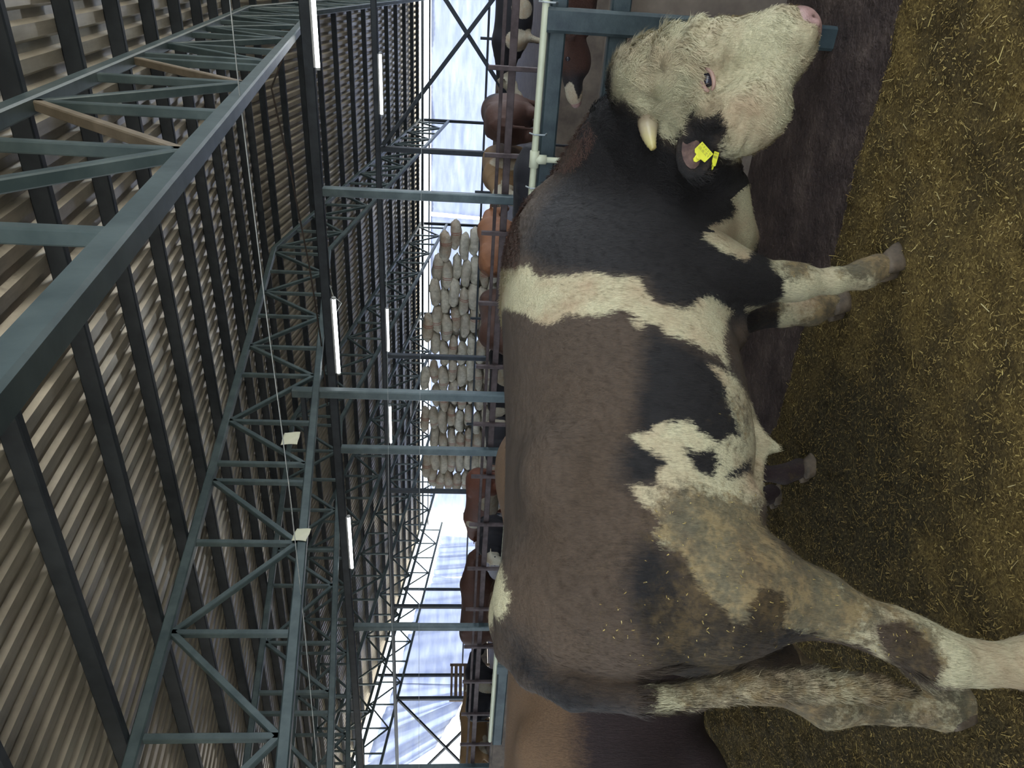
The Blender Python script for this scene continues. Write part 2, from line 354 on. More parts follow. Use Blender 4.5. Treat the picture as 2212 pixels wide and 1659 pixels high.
p2 = empty('steel_post', (-5.38, 8.9, 0)); tag(p2, 'square steel post with a bracket, rising past the beam to the second truss', 'post', 'steel posts carrying the roof')
MB().bar((0, 0, -.06), (0, 0, 4.0), .13, .13, (0, 1, 0)).build('post_shaft', MAT['steel'], p2)
MB().bar((-.06, 0, 3.86), (-1.3, 0, 3.86), .07, .07).build('bracket_arm', MAT['steel_dark'], p2)
for i, y in enumerate([3.2, 8.6, 20.6, 25.6]):
    post(END_X+.1, y, roof_z(y)-.1, .12, f'steel post against the end curtain, {ords[i]} from the left of the photo', 'steel_dark')
def brace(a, b, s, label):
    o = MB().bar(a, b, s, s, (0, 1, 0)).build('cross_brace', MAT['steel_dark']); tag(o, label, 'brace', 'diagonal steel cross braces')
brace((-3.2, 15.15, 3.3), (1.1, 15.15, .0), .08, 'steel diagonal brace over the far right cattle, falling to the right')
brace((1.1, 15.27, 3.3), (-3.2, 15.27, .0), .08, 'steel diagonal brace over the far right cattle, falling to the left')
brace((-20.9, 15.15, 3.3), (-26.3, 15.15, .0), .08, 'steel diagonal brace near the end curtain, falling to the left')
brace((-26.3, 15.27, 3.3), (-20.9, 15.27, .0), .08, 'steel diagonal brace near the end curtain, falling to the right')
brace((-16.6, FAR_Y-.2, .3), (-22.3, FAR_Y-.2, 3.1), .09, 'steel diagonal brace beside the sacks, rising to the left')
brace((-16.6, FAR_Y-.3, 3.1), (-22.3, FAR_Y-.3, .3), .09, 'steel diagonal brace beside the sacks, falling to the left')

# ---- curtains
def sheet(name, pts_top, pts_bot, label, normal, seed, cat='curtain', amp=.05):
    n = 60; m = 16; v = []
    pt, pb = np.array(pts_top, float), np.array(pts_bot, float)
    tt = np.linspace(0, 1, n); T = np.stack([np.interp(tt, np.linspace(0, 1, len(pt)), pt[:, k]) for k in range(3)], -1)
    B = np.stack([np.interp(tt, np.linspace(0, 1, len(pb)), pb[:, k]) for k in range(3)], -1)
    for i in range(n):
        for j in range(m):
            q = T[i]*(1-j/(m-1))+B[i]*j/(m-1); u = i/(n-1)
            q = q+np.array(normal)*amp*(math.sin(u*23+seed+j*.12)+.6*math.sin(u*57+seed*2+j*.3)); v.append(q)
    f = [(i*m+j, i*m+j+1, (i+1)*m+j+1, (i+1)*m+j) for i in range(n-1) for j in range(m-1)]
    o = mesh_obj(name, v, f, MAT['curtain'], smooth=True); tag(o, label, cat, 'white barn curtains')
    sm = o.modifiers.new('thickness', 'SOLIDIFY'); sm.thickness = .004
    return o
yc = FAR_Y+.22
sheet('barn_curtain', [(5.5, yc, 3.05), (-9.2, yc, 3.0)], [(5.5, yc, .1), (-9.35, yc, .1)], 'white curtain along the far wall behind the cattle on the right', (0, 1, 0), 0)
sheet('barn_curtain', [(-9.4, yc, 3.02), (-26.0, yc, 2.95)], [(-9.5, yc, .1), (-26.1, yc, .1)], 'white curtain along the far wall behind the stacked sacks', (0, 1, 0), 2)
xe = END_X-.22
def eY(x, y): return onX(x, y, xe)
e0, e1, e2, e3, e4 = eY(952, 1160), eY(935, 1245), eY(893, 1330), eY(852, 1480), eY(812, 1590)
e5 = e4+(e4-e3)*1.0
sheet('barn_curtain', [e0, e1], [(xe, e0[1], .1), (xe, e1[1]+.1, .1)], 'sagging white curtain panel of the end wall next to the bright corner gap', (1, 0, 0), 1, amp=.07)
sheet('barn_curtain', [e1, e2, e3], [(xe, e1[1], .1), (xe, e2[1], .1), (xe, e3[1], .1)], 'wide white curtain of the end wall behind the crossed braces', (1, 0, 0), 4, amp=.07)
sheet('barn_curtain', [e3, e4, e5], [(xe, e3[1], .1), (xe, e4[1]+1.6, 1.0), (xe, e5[1]+1.8, 2.2)], 'bluish curtain pulled aside above the bright opening in the end wall', (1, 0, 0), 7, amp=.09)

# ---- tubes, papers, wires
def tube_light(x0, x1, y, z, label):
    r = empty('tube_light', ((x0+x1)/2, y, z)); tag(r, label, 'tube light', 'lit tube lights under the beams'); h = abs(x1-x0)/2
    MB().tube([(-h, 0, 0), (h, 0, 0)], .028, 12).build('lit_tube', MAT['tube'], r, True)
    MB().bar((-h, .0, .035), (h, .0, .035), .05, .03).build('housing', MAT['fitting'], r)
    for s in (-1, 1): MB().tube([(s*(h-.001), 0, 0), (s*(h+.03), 0, 0)], .03, 12).build('end_cap', MAT['fitting'], r)
tube_light(.35, -1.2, 10.06, 3.55, 'lit white tube light on the nearer beam, first from the right of the photo')
tube_light(-4.42, -5.7, 10.06, 3.55, 'lit white tube light on the nearer beam beside the hanging wire loop')
tube_light(-8.7, -9.95, 10.06, 3.55, 'lit white tube light on the nearer beam, farthest to the left of the photo')
tube_light(-1.5, -2.6, 15.15, 3.31, 'lit white tube light on the ridge beam, first from the right of the photo')
tube_light(-6.85, -7.95, 15.15, 3.31, 'lit white tube light on the ridge beam above the sacks')
tube_light(-9.5, -10.6, 15.15, 3.31, 'lit white tube light on the ridge beam, farthest to the left of the photo')
def paper(c, sy, sz, rot, label):
    n = 8; v = []
    for i in range(n+1):
        for j in range(n+1):
            a, b = (i/n-.5)*sy, (j/n-.5)*sz; v.append((.008*math.sin(i*.9+j*.5), a*math.cos(rot)-b*math.sin(rot), a*math.sin(rot)+b*math.cos(rot)))
    f = [(i*(n+1)+j, i*(n+1)+j+1, (i+1)*(n+1)+j+1, (i+1)*(n+1)+j) for i in range(n) for j in range(n)]
    o = mesh_obj('paper_sheet', v, f, MAT['paper'], smooth=True); o.location = c; tag(o, label, 'paper', 'paper sheets on the truss'); o.modifiers.new('t', 'SOLIDIFY').thickness = .002
paper((-5.24, *onX(628, 947, -5.24)[1:]), .27, .2, .05, 'pale paper sheet hanging from the wire between the web braces')
paper((-5.295, *onX(651, 1155, -5.295)[1:]), .19, .155, -.1, 'pale paper sheet wrapped on the lower chord of the second truss')
def wire(pts, r, label, m='wire', name='hanging_wire'):
    o = MB().tube(pts, r, 5).build(name, MAT[m]); tag(o, label, 'wire', 'wires strung along the barn')
wire([onY(x, y, 5) for x, y in ((490, -60), (517, 200), (545, 430), (573, 660), (605, 900), (628, 1080), (655, 1330), (690, 1700))], .0045, 'thin twisted wire sagging along the barn under the near roof slope')
wire([onY(x, y, 8) for x, y in ((912, -60), (910, 400), (907, 900), (905, 1400), (905, 1700))], .003, 'thin wire crossing in front of the posts, lower of the two')
wire([onY(x, y, 8) for x, y in ((834, 560), (838, 860), (840, 1150), (852, 1500), (860, 1700))], .003, 'thin wire crossing in front of the posts, upper of the two')
wire([(-.9, 10.2, 3.9), (-1.5, 10.2, 4.2), (-2.6, 10.2, 4.05), (-4, 10.2, 3.9), (-5.2, 10.2, 3.82), (-6.4, 10.2, 3.8)], .012, 'dark bundle of cables drooping along the nearer beam', 'cable', 'cable_bundle')
wire([(-4.2, 10.08, 3.6), (-4.35, 10.0, 3.54), (-4.45, 9.98, 3.42), (-4.6, 10.0, 3.5), (-4.55, 10.08, 3.6)], .006, 'small wire loop hanging at the end of the middle tube light', 'wire')

# ---- fences
def fence(name, label, parts, cat='fence'):
    r = empty(name, parts[0]); tag(r, label, cat)
    for nm_, m, a, b, w_, h in parts[1]:
        a = np.array(a)-np.array(parts[0]); b = np.array(b)-np.array(parts[0]); MB().bar(a, b, w_, h, (0, 1, 0) if abs(a[2]-b[2]) > .3 else (0, 0, 1)).build(nm_, MAT[m], r)
    return r
fy = 3.66
# close pen gate to the right of the bull's head
pts = [('rail', 'fence', (2.6, fy, 1.235), (-5.6, fy, 1.235), .07, .08), ('rail', 'fence', (2.6, fy, .95), (-5.6, fy, .95), .06, .09)]
pts += [('post', 'fence', (x, fy-.03, -.06), (x, fy-.03, 1.29), .105, .105) for x in (-.17, -2.4, -4.6, 2.2)]
pts += [('bar', 'fence', (x, fy, .9), (x, fy, 1.24), .05, .05) for x in (-.82, -1.6, -3.2, -4.0)]
fence('pen_fence', 'green steel pen fence close behind the bull', ((-1, fy, 0), pts))
# pale water pipe along it
r = empty('water_pipe', (-.5, fy-.06, 1.3)); tag(r, 'pale plastic water pipe with a tee lying along the pen fence', 'pipe')
MB().tube([(3.0, .0, 0.0), (.1, 0, 0), (-.3, 0, .0), (-1.6, 0, .005), (-5, .0, 0)], .017, 10).build('pipe_run', MAT['pvc'], r, True)
MB().tube([(-.29, -.0, .01), (-.29, -.0, -.3)], .014, 10).build('pipe_branch', MAT['pvc'], r, True)
MB().tube([(-.25, 0, 0), (-.33, 0, 0)], .024, 12).tube([(-.29, -.0, 0), (-.29, 0, -.06)], .023, 12).build('tee_fitting', MAT['pvc'], r, True)
for x in (-.17, -.43, .4): MB().tube([(x, .02, .03), (x, -.02, .01), (x, -.015, -.04), (x, .04, -.06)], .004, 5).build('wire_tie', MAT['wire'], r)
# feed trough walls
def trough(name, y0, y1, z1, label, m='concrete', x0=5, x1=-26):
    r = empty(name, (-10, (y0+y1)/2, 0)); tag(r, label, 'trough'); L_ = (x1-x0)/2; c = (x0+x1)/2+10
    t = .09
    MB().box((c, (y0-y1)/2+t/2, z1/2-.03), (abs(x1-x0), t, z1+.06)).build('front_wall', MAT[m], r)
    MB().box((c, (y1-y0)/2-t/2, z1/2-.03), (abs(x1-x0), t, z1+.06)).build('back_wall', MAT[m], r)
    MB().box((c, 0, .1), (abs(x1-x0), abs(y1-y0)-2*t, .3)).build('trough_floor', MAT[m], r)
trough('feed_trough', 4.25, 4.95, .78, 'long stained concrete feed trough behind the pen fence', x0=4.5, x1=-9)
trough('feed_trough', 9.35, 9.95, .66, 'long concrete feed trough in front of the far cattle', x0=4.5)
# far cattle fence
fy2 = 10.22
pts = [('rail', 'rustdark', (4, fy2, 1.04), (-26, fy2, 1.04), .06, .1), ('rail', 'rustdark', (4, fy2+.1, 1.17), (-26, fy2+.1, 1.17), .04, .05), ('rail', 'rustdark', (4, fy2, .62), (-26, fy2, .62), .05, .06)]
xp = 3.4
while xp > -25.5:
    pts.append(('post', 'rustdark', (xp, fy2-.07, -.06), (xp, fy2-.07, 1.36), .06, .06)); xp -= 1.12
fence('cattle_fence', 'brown steel rail fence in front of the far cattle', ((-10, fy2, 0), pts))
pts = [('rail', 'steel_dark', (4, 20.5, 1.1), (-26, 20.5, 1.1), .05, .06), ('rail', 'steel_dark', (4, 20.5, .7), (-26, 20.5, .7), .05, .06)]
pts += [('post', 'steel_dark', (x, 20.5, -.06), (x, 20.5, 1.3), .07, .07) for x in (-1.5, -5.5, -9.5, -13.5, -17.5, -21.5)]
fence('back_fence', 'thin dark rail fence behind the far cattle', ((-10, 20.5, 0), pts))
# lattice gate by the end
r = empty('lattice_gate', (END_X+1.2, 17.5, 0)); tag(r, 'rusty brown slatted gate in front of the end curtain', 'gate')
g0, g1 = onX(1060, 1436, END_X+1.2), onX(1060, 1512, END_X+1.2)
MB().box((0, (g0[1]+g1[1])/2-17.5, 1.55), (.06, abs(g0[1]-g1[1]), .09)).box((0, (g0[1]+g1[1])/2-17.5, .3), (.06, abs(g0[1]-g1[1]), .09)).box((0, g0[1]-17.5, .78), (.06, .1, 1.7)).box((0, g1[1]-17.5, .78), (.06, .1, 1.7)).build('gate_frame', MAT['wood'], r)
for k in range(6):
    MB().box((0, (g0[1]+g1[1])/2-17.5, .42+k*.19), (.03, abs(g0[1]-g1[1]), .13)).build('slat', MAT['wood'], r)

# ------------------------------------------------------------ sculpting: smooth unions of rounded volumes, meshed as one skin
class Field:
    def __init__(s, lo, hi, h):
        s.lo = np.array(lo, float); s.h = h; s.n = (np.ceil((np.array(hi)-s.lo)/h)).astype(int)+1
        s.D = np.full(tuple(s.n), 1.0, np.float32)
    def sub(s, lo, hi):
        a = np.clip(np.floor((np.array(lo)-s.lo)/s.h).astype(int), 0, s.n-1); b = np.clip(np.ceil((np.array(hi)-s.lo)/s.h).astype(int)+1, 1, s.n)
        if np.any(b <= a): return None, None
        g = [s.lo[i]+s.h*np.arange(a[i], b[i]) for i in range(3)]
        X = np.meshgrid(*g, indexing='ij'); return (slice(a[0], b[0]), slice(a[1], b[1]), slice(a[2], b[2])), X
    def put(s, sl, d, k, cut=False):
        o = s.D[sl]
        if cut:
            d = -d; h = np.maximum(k-np.abs(o-d), 0)/k; s.D[sl] = np.maximum(o, d)+h*h*k*.25
        else:
            h = np.maximum(k-np.abs(o-d), 0)/k; s.D[sl] = np.minimum(o, d)-h*h*k*.25
    def cap(s, p, q, r0, r1, k=.05, flat=None, cut=False):
        """tapered capsule; flat=(axis, factor) widens the shape along an axis"""
        p, q = np.array(p, float), np.array(q, float); m = max(r0, r1)*(flat[1] if flat and flat[1] > 1 else 1)+k+.03
        sl, X = s.sub(np.minimum(p, q)-m, np.maximum(p, q)+m)
        if sl is None: return
        ab = q-p; L2 = ab.dot(ab)+1e-9; v = [X[i]-p[i] for i in range(3)]
        t = np.clip((v[0]*ab[0]+v[1]*ab[1]+v[2]*ab[2])/L2, 0, 1); e = [v[i]-t*ab[i] for i in range(3)]
        d2 = e[0]**2+e[1]**2+e[2]**2
        sc_ = 1
        if flat:
            ax = np.array(flat[0], float); ax /= np.linalg.norm(ax); c = e[0]*ax[0]+e[1]*ax[1]+e[2]*ax[2]; d2 = d2-c*c+(c/flat[1])**2
            sc_ = min(1, flat[1])
        s.put(sl, ((np.sqrt(d2)-(r0+(r1-r0)*t))*sc_).astype(np.float32), k, cut)
    def ell(s, c, r, k=.05, ax=None, cut=False):
        c, r = np.array(c, float), np.array(r, float); m = r.max()+k+.03; sl, X = s.sub(c-m, c+m)
        if sl is None: return
        v = [X[i]-c[i] for i in range(3)]
        A_ = np.eye(3) if ax is None else np.array(ax, float)
        q = [(v[0]*A_[j][0]+v[1]*A_[j][1]+v[2]*A_[j][2])/r[j] for j in range(3)]
        k0 = np.sqrt(sum(a*a for a in q)); k1 = np.sqrt(sum((a/r[j])**2 for j, a in enumerate(q)))+1e-6
        s.put(sl, (k0*(k0-1)/k1).astype(np.float32), k, cut)
    def loft(s, st, k=.05, nexp=2.3):
        """st rows: x, y centre, z top, z bottom, half width, where along height the widest part sits"""
        st = np.array(st, float); lo = [st[0, 0]-.02, (st[:, 1]-st[:, 4]).min()-.15, st[:, 3].min()-.15]; hi = [st[-1, 0]+.02, (st[:, 1]+st[:, 4]).max()+.15, st[:, 2].max()+.15]
        sl, X = s.sub(lo, hi); xs = X[0][:, 0, 0]
        ip = lambda j: np.interp(xs, st[:, 0], st[:, j])[:, None, None]
        ker = np.array([1, 2, 3, 2, 1.])/9
        def sm(j):
            a = np.interp(np.concatenate([xs[0]-s.h*np.arange(4, 0, -1)*1.0, xs, xs[-1]+s.h*np.arange(1, 5)]), st[:, 0], st[:, j])
            for _ in range(2): a = np.convolve(np.pad(a, 2, 'edge'), ker, 'valid')
            return a[4:-4][:, None, None]
        yc_, zt, zb, w_ = sm(1), sm(2), sm(3), sm(4); wf = ip(5); zc = zb+(zt-zb)*wf
        dz = X[2]-zc; hz = np.where(dz > 0, zt-zc, zc-zb); a = np.abs(X[1]-yc_)/w_; b = np.abs(dz)/np.maximum(hz, .01)
        rr = (a**nexp+b**nexp)**(1/nexp); d = (rr-1)*np.minimum(w_, hz)
        s.put(sl, d.astype(np.float32), k)
    def hit(s, x, y, d0=2.0, d1=3.3):
        for d in np.arange(d0, d1, s.h*.4):
            i = np.round((bd(x, y, d)-s.lo)/s.h).astype(int)
            if np.all(i >= 0) and np.all(i < s.n) and s.D[tuple(i)] < 0: return bd(x, y, d)
        return bd(x, y, 2.5)
    def mesh(s):
        D = s.D; n = np.array(D.shape)-1; S = D < 0
        c = np.zeros(tuple(n), np.int8)
        for i in (0, 1):
            for j in (0, 1):
                for k in (0, 1): c += S[i:n[0]+i, j:n[1]+j, k:n[2]+k]
        act = np.argwhere((c > 0) & (c < 8)); idx = -np.ones(tuple(n), np.int64); idx[tuple(act.T)] = np.arange(len(act))
        acc = np.zeros((len(act), 3)); cnt = np.zeros(len(act)); ax = np.eye(3, dtype=int)
        for a in range(3):
            b, e = [q for q in range(3) if q != a]
            for i in (0, 1):
                for j in (0, 1):
                    o0 = act+i*ax[b]+j*ax[e]; o1 = o0+ax[a]; d0 = D[tuple(o0.T)]; d1 = D[tuple(o1.T)]; m = (d0 < 0) != (d1 < 0)
                    t = np.where(m, d0/np.where(m, d0-d1, 1), 0); p = i*ax[b]+j*ax[e]+t[:, None]*ax[a]; acc += p*m[:, None]; cnt += m
        V = s.lo+s.h*(act+acc/cnt[:, None]); Fs = []
        for a in range(3):
            b, e = [(1, 2), (2, 0), (0, 1)][a]
            sl0 = [slice(None)]*3; sl1 = [slice(None)]*3; sl0[a] = slice(0, -1); sl1[a] = slice(1, None)
            s0, s1 = S[tuple(sl0)], S[tuple(sl1)]; E = np.argwhere(s0 != s1); ok = (E[:, b] > 0) & (E[:, e] > 0) & (E[:, b] < n[b]) & (E[:, e] < n[e]) & (E[:, a] < n[a]); E = E[ok]
            q = [idx[tuple((E-i*ax[b]-j*ax[e]).T)] for i, j in ((0, 0), (1, 0), (1, 1), (0, 1))]; Q = np.stack(q, -1)
            inside = s0[tuple(E.T)]; Q[~inside] = Q[~inside][:, ::-1]; Q = Q[(Q >= 0).all(1)]; Fs.append(Q[:, ::1])
        return V, np.concatenate(Fs)
def poly_sd(px, py, poly):
    """signed distance to a polygon, positive inside"""
    poly = np.array(poly, float); d = np.full(px.shape, 1e9); ins = np.zeros(px.shape, bool); n = len(poly)
    for i in range(n):
        a, b = poly[i], poly[(i+1) % n]; e = b-a; t = np.clip(((px-a[0])*e[0]+(py-a[1])*e[1])/(e.dot(e)+1e-9), 0, 1)
        d = np.minimum(d, (px-a[0]-t*e[0])**2+(py-a[1]-t*e[1])**2)
        c = (a[1] > py) != (b[1] > py); xx = a[0]+(py-a[1])*(b[0]-a[0])/(b[1]-a[1]+1e-12); ins ^= c & (px < xx)
    return np.where(ins, 1, -1)*np.sqrt(d)
def set_mark(o, mark):
    at = o.data.attributes.new('mark', 'FLOAT_VECTOR', 'POINT'); at.data.foreach_set('vector', mark.astype(np.float32).ravel())

# ------------------------------------------------------------ the bull
AX = np.array([.5, .8660254, 0]); LT = np.array([-.8660254, .5, 0]); S0, L0 = 1.1, 2.17
B_ORG = AX*S0+LT*L0
def toB(p): p = np.asarray(p)-B_ORG; return np.stack([p@AX, p@LT, p[..., 2]], -1)
def toW(b): b = np.asarray(b); return B_ORG+b[..., :1]*AX+b[..., 1:2]*LT+b[..., 2:3]*np.array([0, 0, 1.])
def bp(x, y, l=0.0): return toB(on(x, y, LT, L0+l))                 # pixel on the lengthwise plane l (l<0 is the near side)
def bd(x, y, d): return toB(P(x, y, d))
def rpx(r, pb): return r*proj(toW(pb))[2]/F
BW = lambda q: q
bull = empty('bull', tuple(B_ORG)); bull.rotation_euler = (0, 0, math.atan2(AX[1], AX[0]))
tag(bull, 'big dark brown and black bull with white patches and white face standing in front', 'bull')
def build_bull():
    f = Field((-1.22, -1.15, -.1), (1.75, .52, 1.66), .0115)
    # trunk from top and bottom outline points, both taken on the middle plane
    rows = [(1412, 1135, 1530, .12), (1390, 1110, 1560, .19), (1350, 1092, 1590, .25), (1300, 1085, 1600, .29), (1200, 1084, 1600, .315), (1100, 1091, 1612, .335),
            (1000, 1093, 1626, .365), (900, 1094, 1612, .38), (800, 1089, 1590, .375), (720, 1087, 1566, .36), (640, 1083, 1560, .34), (560, 1088, 1580, .32), (500, 1105, 1600, .27), (455, 1140, 1600, .19)]
    st = []
    for y, xt, xb, w_ in rows:
        t = bp(xt, y); b = bp(xb, y); xm = t[0]; zt = t[2]; zb = b[2]; ang = math.atan2(EYE-zb, L0*1.12); ca, sa = math.cos(ang), math.sin(ang)
        lo_, hi_ = .1, .8
        for _ in range(40):
            h = (lo_+hi_)/2
            if (zt-h-zb)*ca > math.sqrt(w_*w_*sa*sa+h*h*ca*ca): lo_ = h
            else: hi_ = h
        st.append((xm, 0, zt, zt-2*h, w_, .46))
    st.sort(); f.loft(st, .05, 2.35)
    C_ = lambda p, q, r0, r1, k=.05, **kw: f.cap(p, q, rpx(r0, p), rpx(r1, q), k, **kw)
    # haunch and near hind leg
    for sg in (1, -1): f.ell(bp(1290, 1300, -.13)*np.array([1, sg, 1]), (.205, .15, .29), .09)
    C_(bp(1360, 1310, -.15), bp(1560, 1300, -.17), 122, 110, .09); C_(bp(1480, 1180, -.17), bp(1640, 1235, -.19), 100, 78, .12)
    C_(bp(1560, 1300, -.17), bp(1760, 1300, -.17), 118, 66, .08); C_(bp(1740, 1298, -.17), bp(1930, 1372, -.17), 68, 50, .05)
    C_(bp(1930, 1365, -.17), bp(1990, 1405, -.17), 48, 44, .05); C_(bp(1850, 1350, -.17), bp(2030, 1440, -.17), 14, 34, .04); C_(bp(1985, 1388, -.17), bp(2040, 1420, -.17), 52, 52, .04)
    C_(bp(2020, 1425, -.17), bp(2110, 1434, -.17), 50, 44, .05); C_(bp(2110, 1434, -.17), bp(2215, 1436, -.18), 45, 50, .03)
    C_(bp(2225, 1430, -.18), bp(2262, 1415, -.18), 52, 50, .03)
    # far hind leg (same joints on the other side)
    C_(bp(1450, 1320, .14), bp(1620, 1420, .17), 120, 88, .1); C_(bp(1620, 1420, .17), bp(1750, 1490, .18), 80, 50, .06); C_(bp(1740, 1485, .18), bp(1800, 1522, .18), 48, 40, .04)
    C_(bp(1700, 1480, .18), bp(1775, 1545, .18), 14, 26, .03); C_(bp(1800, 1525, .18), bp(1930, 1528, .19), 40, 33, .04); C_(bp(1930, 1528, .19), bp(2030, 1530, .19), 33, 42, .03)
    C_(bp(2035, 1528, .19), bp(2075, 1520, .19), 44, 44, .03)
    # shoulder, near foreleg reaching forward
    f.ell(bp(1330, 590, -.15), (.23, .15, .34), .1); f.ell(bp(1330, 590, -.15)*np.array([1, -1, 1]), (.23, .15, .34), .1)
    C_(bp(1400, 560, -.17), bp(1540, 600, -.18), 105, 80, .1); C_(bp(1530, 600, -.19), bp(1610, 608, -.19), 80, 56, .06); C_(bp(1600, 608, -.19), bp(1690, 610, -.19), 57, 38, .05)
    C_(bp(1690, 606, -.19), bp(1720, 608, -.19), 42, 40, .03); C_(bp(1720, 612, -.19), bp(1800, 607, -.19), 33, 26, .04); C_(bp(1800, 607, -.19), bp(1865, 594, -.19), 26, 30, .03)
    C_(bp(1865, 592, -.19), bp(1895, 578, -.19), 32, 30, .02)
    C_(bp(1480, 560, .14), bp(1600, 672, .17), 80, 46, .08); C_(bp(1600, 672, .17), bp(1690, 672, .19), 46, 32, .04); C_(bp(1690, 672, .19), bp(1750, 668, .19), 33, 34, .03); C_(bp(1750, 668, .19), bp(1790, 658, .19), 33, 28, .03)
    # brisket, belly line, sheath, elbow fold
    f.ell(bp(1540, 530, 0), (.22, .13, .17), .1); f.cap(bp(1600, 520, 0), bp(1570, 405, -.05), .055, .04, .05); f.cap(bp(1560, 650, -.15), bp(1572, 720, -.1), .05, .07, .06)
    f.cap(bp(1600, 880, 0), bp(1632, 955, 0), .04, .035, .05); f.cap(bp(1636, 950, 0), bp(1676, 968, 0), .034, .016, .03); f.cap(bp(1640, 985, 0), bp(1622, 1075, -.02), .02, .04, .05, flat=((0, 1, 0), .6))
    f.cap(bp(1470, 1120, -.25), bp(1610, 1090, -.2), .07, .05, .09)
    # flank hollows, hip and rib shaping
    f.cap(bp(1190, 965, -.385), bp(1400, 928, -.40), .022, .02, .10, cut=True)
    f.ell(bp(1190, 1030, -.27), (.10, .05, .07), .14)
    # tail laid over the rump, hanging behind
    tl = [(1100, 1345, 0, 26), (1112, 1398, -.05, 34), (1150, 1450, -.10, 37), (1240, 1498, -.14, 35), (1370, 1512, -.14, 29), (1480, 1503, -.09, 27), (1600, 1483, -.09, 29), (1750, 1478, -.09, 31), (1880, 1490, -.09, 25), (1960, 1497, -.09, 9)]
    for i in range(len(tl)-1):
        a, b = tl[i], tl[i+1]; C_(bp(*a[:3]), bp(*b[:3]), a[3], b[3], .05 if i < 2 else .018)
    cr = [f.hit(x, y) for x, y in ((1122, 1352), (1150, 1400), (1200, 1441), (1270, 1466), (1360, 1480), (1460, 1482))]
    for a, b in zip(cr[:-1], cr[1:]): f.cap(a, b, .010, .010, .03, cut=True)
    # neck
    f.cap(bd(1235, 500, 2.98), bd(1345, 285, 2.66), .17, .125, .12); f.cap(bd(1390, 520, 2.93), bd(1450, 330, 2.63), .25, .18, .12)
    f.cap(bd(1490, 520, 2.86), bd(1540, 370, 2.62), .15, .10, .1); f.cap(bd(1190, 430, 2.92), bd(1310, 255, 2.66), .05, .05, .06)
    f.cap(bd(1600, 500, 2.78), bd(1590, 400, 2.68), .05, .045, .06)
    # head: own axes (nose, near side, brow)
    head_axes()
    nx, ny, nz = HB; H = HO
    h = lambda x, y, z: H+nx*x*.84+ny*y+nz*z; A3 = [nx, ny, nz]
    f.ell(h(.11, 0, .0), (.17, .165, .145), .06, A3); f.ell(h(.22, 0, .025), (.20, .15, .115), .05, A3); f.ell(h(-.005, 0, .03), (.08, .12, .10), .05, A3)
    f.cap(h(.28, 0, .0), h(.54, 0, -.01), .125, .095, .05, flat=(nz, .95)); f.ell(h(.615, 0, -.035), (.085, .112, .098), .05, A3)
    dh = proj(toW(h(.3, 0, 0)))[2]; f.ell(bd(1592, 262, dh-.06), (.155, .12, .10), .06, [nx, nz, ny]); f.ell(bd(1640, 240, dh-.04), (.10, .10, .08), .06, [nx, nz, ny]); f.cap(bd(1640, 215, dh-.06), bd(1690, 130, dh-.10), .07, .05, .05)
    for s in (-1, 1):
        f.ell(h(.23, s*.085, -.15), (.165, .06, .165), .05, A3); f.cap(h(.26, s*.07, -.2), h(.54, s*.03, -.11), .075, .05, .06)
        f.ell(h(.27, s*.135, .035), (.055, .03, .035), .04, A3)
        f.ell(h(.69, s*.062, -.005), (.028, .02, .02), .015, A3, cut=True); f.cap(h(.60, s*.095, -.01), h(.66, s*.095, -.02), .03, .025, .03)
    f.ell(h(.575, 0, -.115), (.075, .07, .04), .035, A3); f.cap(h(.50, -.11, -.085), h(.66, -.10, -.078), .006, .006, .012, cut=True); f.cap(h(.50, .11, -.085), h(.66, .10, -.078), .006, .006, .012, cut=True)
    # eye socket and lids on the near side
    global EYEP
    ep = f.hit(1528, 172); EYEP = ep; ev = toB(CAM)-ep; ev /= np.linalg.norm(ev); ex_ = nx-ev*nx.dot(ev); ex_ /= np.linalg.norm(ex_); ey_ = np.cross(ev, ex_)
    f.ell(ep+ev*.006, (.030, .048, .018), .02, [ex_, ey_, ev], cut=True)
    f.cap(ep-ex_*.024-ey_*.04+ev*.002, ep-ex_*.028+ey_*.035+ev*.004, .009, .011, .012); f.cap(ep+ex_*.022-ey_*.035, ep+ex_*.022+ey_*.035, .007, .009, .012)
    f.cap(ep-ex_*.06-ey_*.06, ep-ex_*.06+ey_*.07, .012, .016, .03); f.cap(ep-ex_*.085-ey_*.02, ep-ex_*.08+ey_*.08, .012, .014, .03)
    for q in range(4): f.cap(ep+ex_*(.036+.012*q)-ey_*.03, ep+ex_*(.04+.012*q)+ey_*.03, .002, .002, .006, cut=True)
    # ears
    e0_, e1_, e2_ = bd(1490, 292, 2.42), bd(1498, 335, 2.385), bd(1507, 378, 2.37)
    ea = (e2_-e0_)/np.linalg.norm(e2_-e0_); en = toB(CAM)-e1_; en = en-ea*en.dot(ea); en /= np.linalg.norm(en); en = en+np.cross(ea, en)*.25; en /= np.linalg.norm(en); es = np.cross(en, ea)
    f.ell(e1_, (.104, .064, .022), .012, [ea, es, en]); f.ell(e1_+en*.024-ea*.005, (.08, .040, .015), .01, [ea, es, en], cut=True); f.cap(e0_-ea*.05, e0_+ea*.01, .045, .03, .03)
    g0 = h(.15, -HS*.15, .02); f.ell(g0+ny*(-HS)*.10, (.10, .03, .05), .02, [ny, nz, nx])
    V, Q = f.mesh()
    return V, Q, (ea, es, en, e1_)
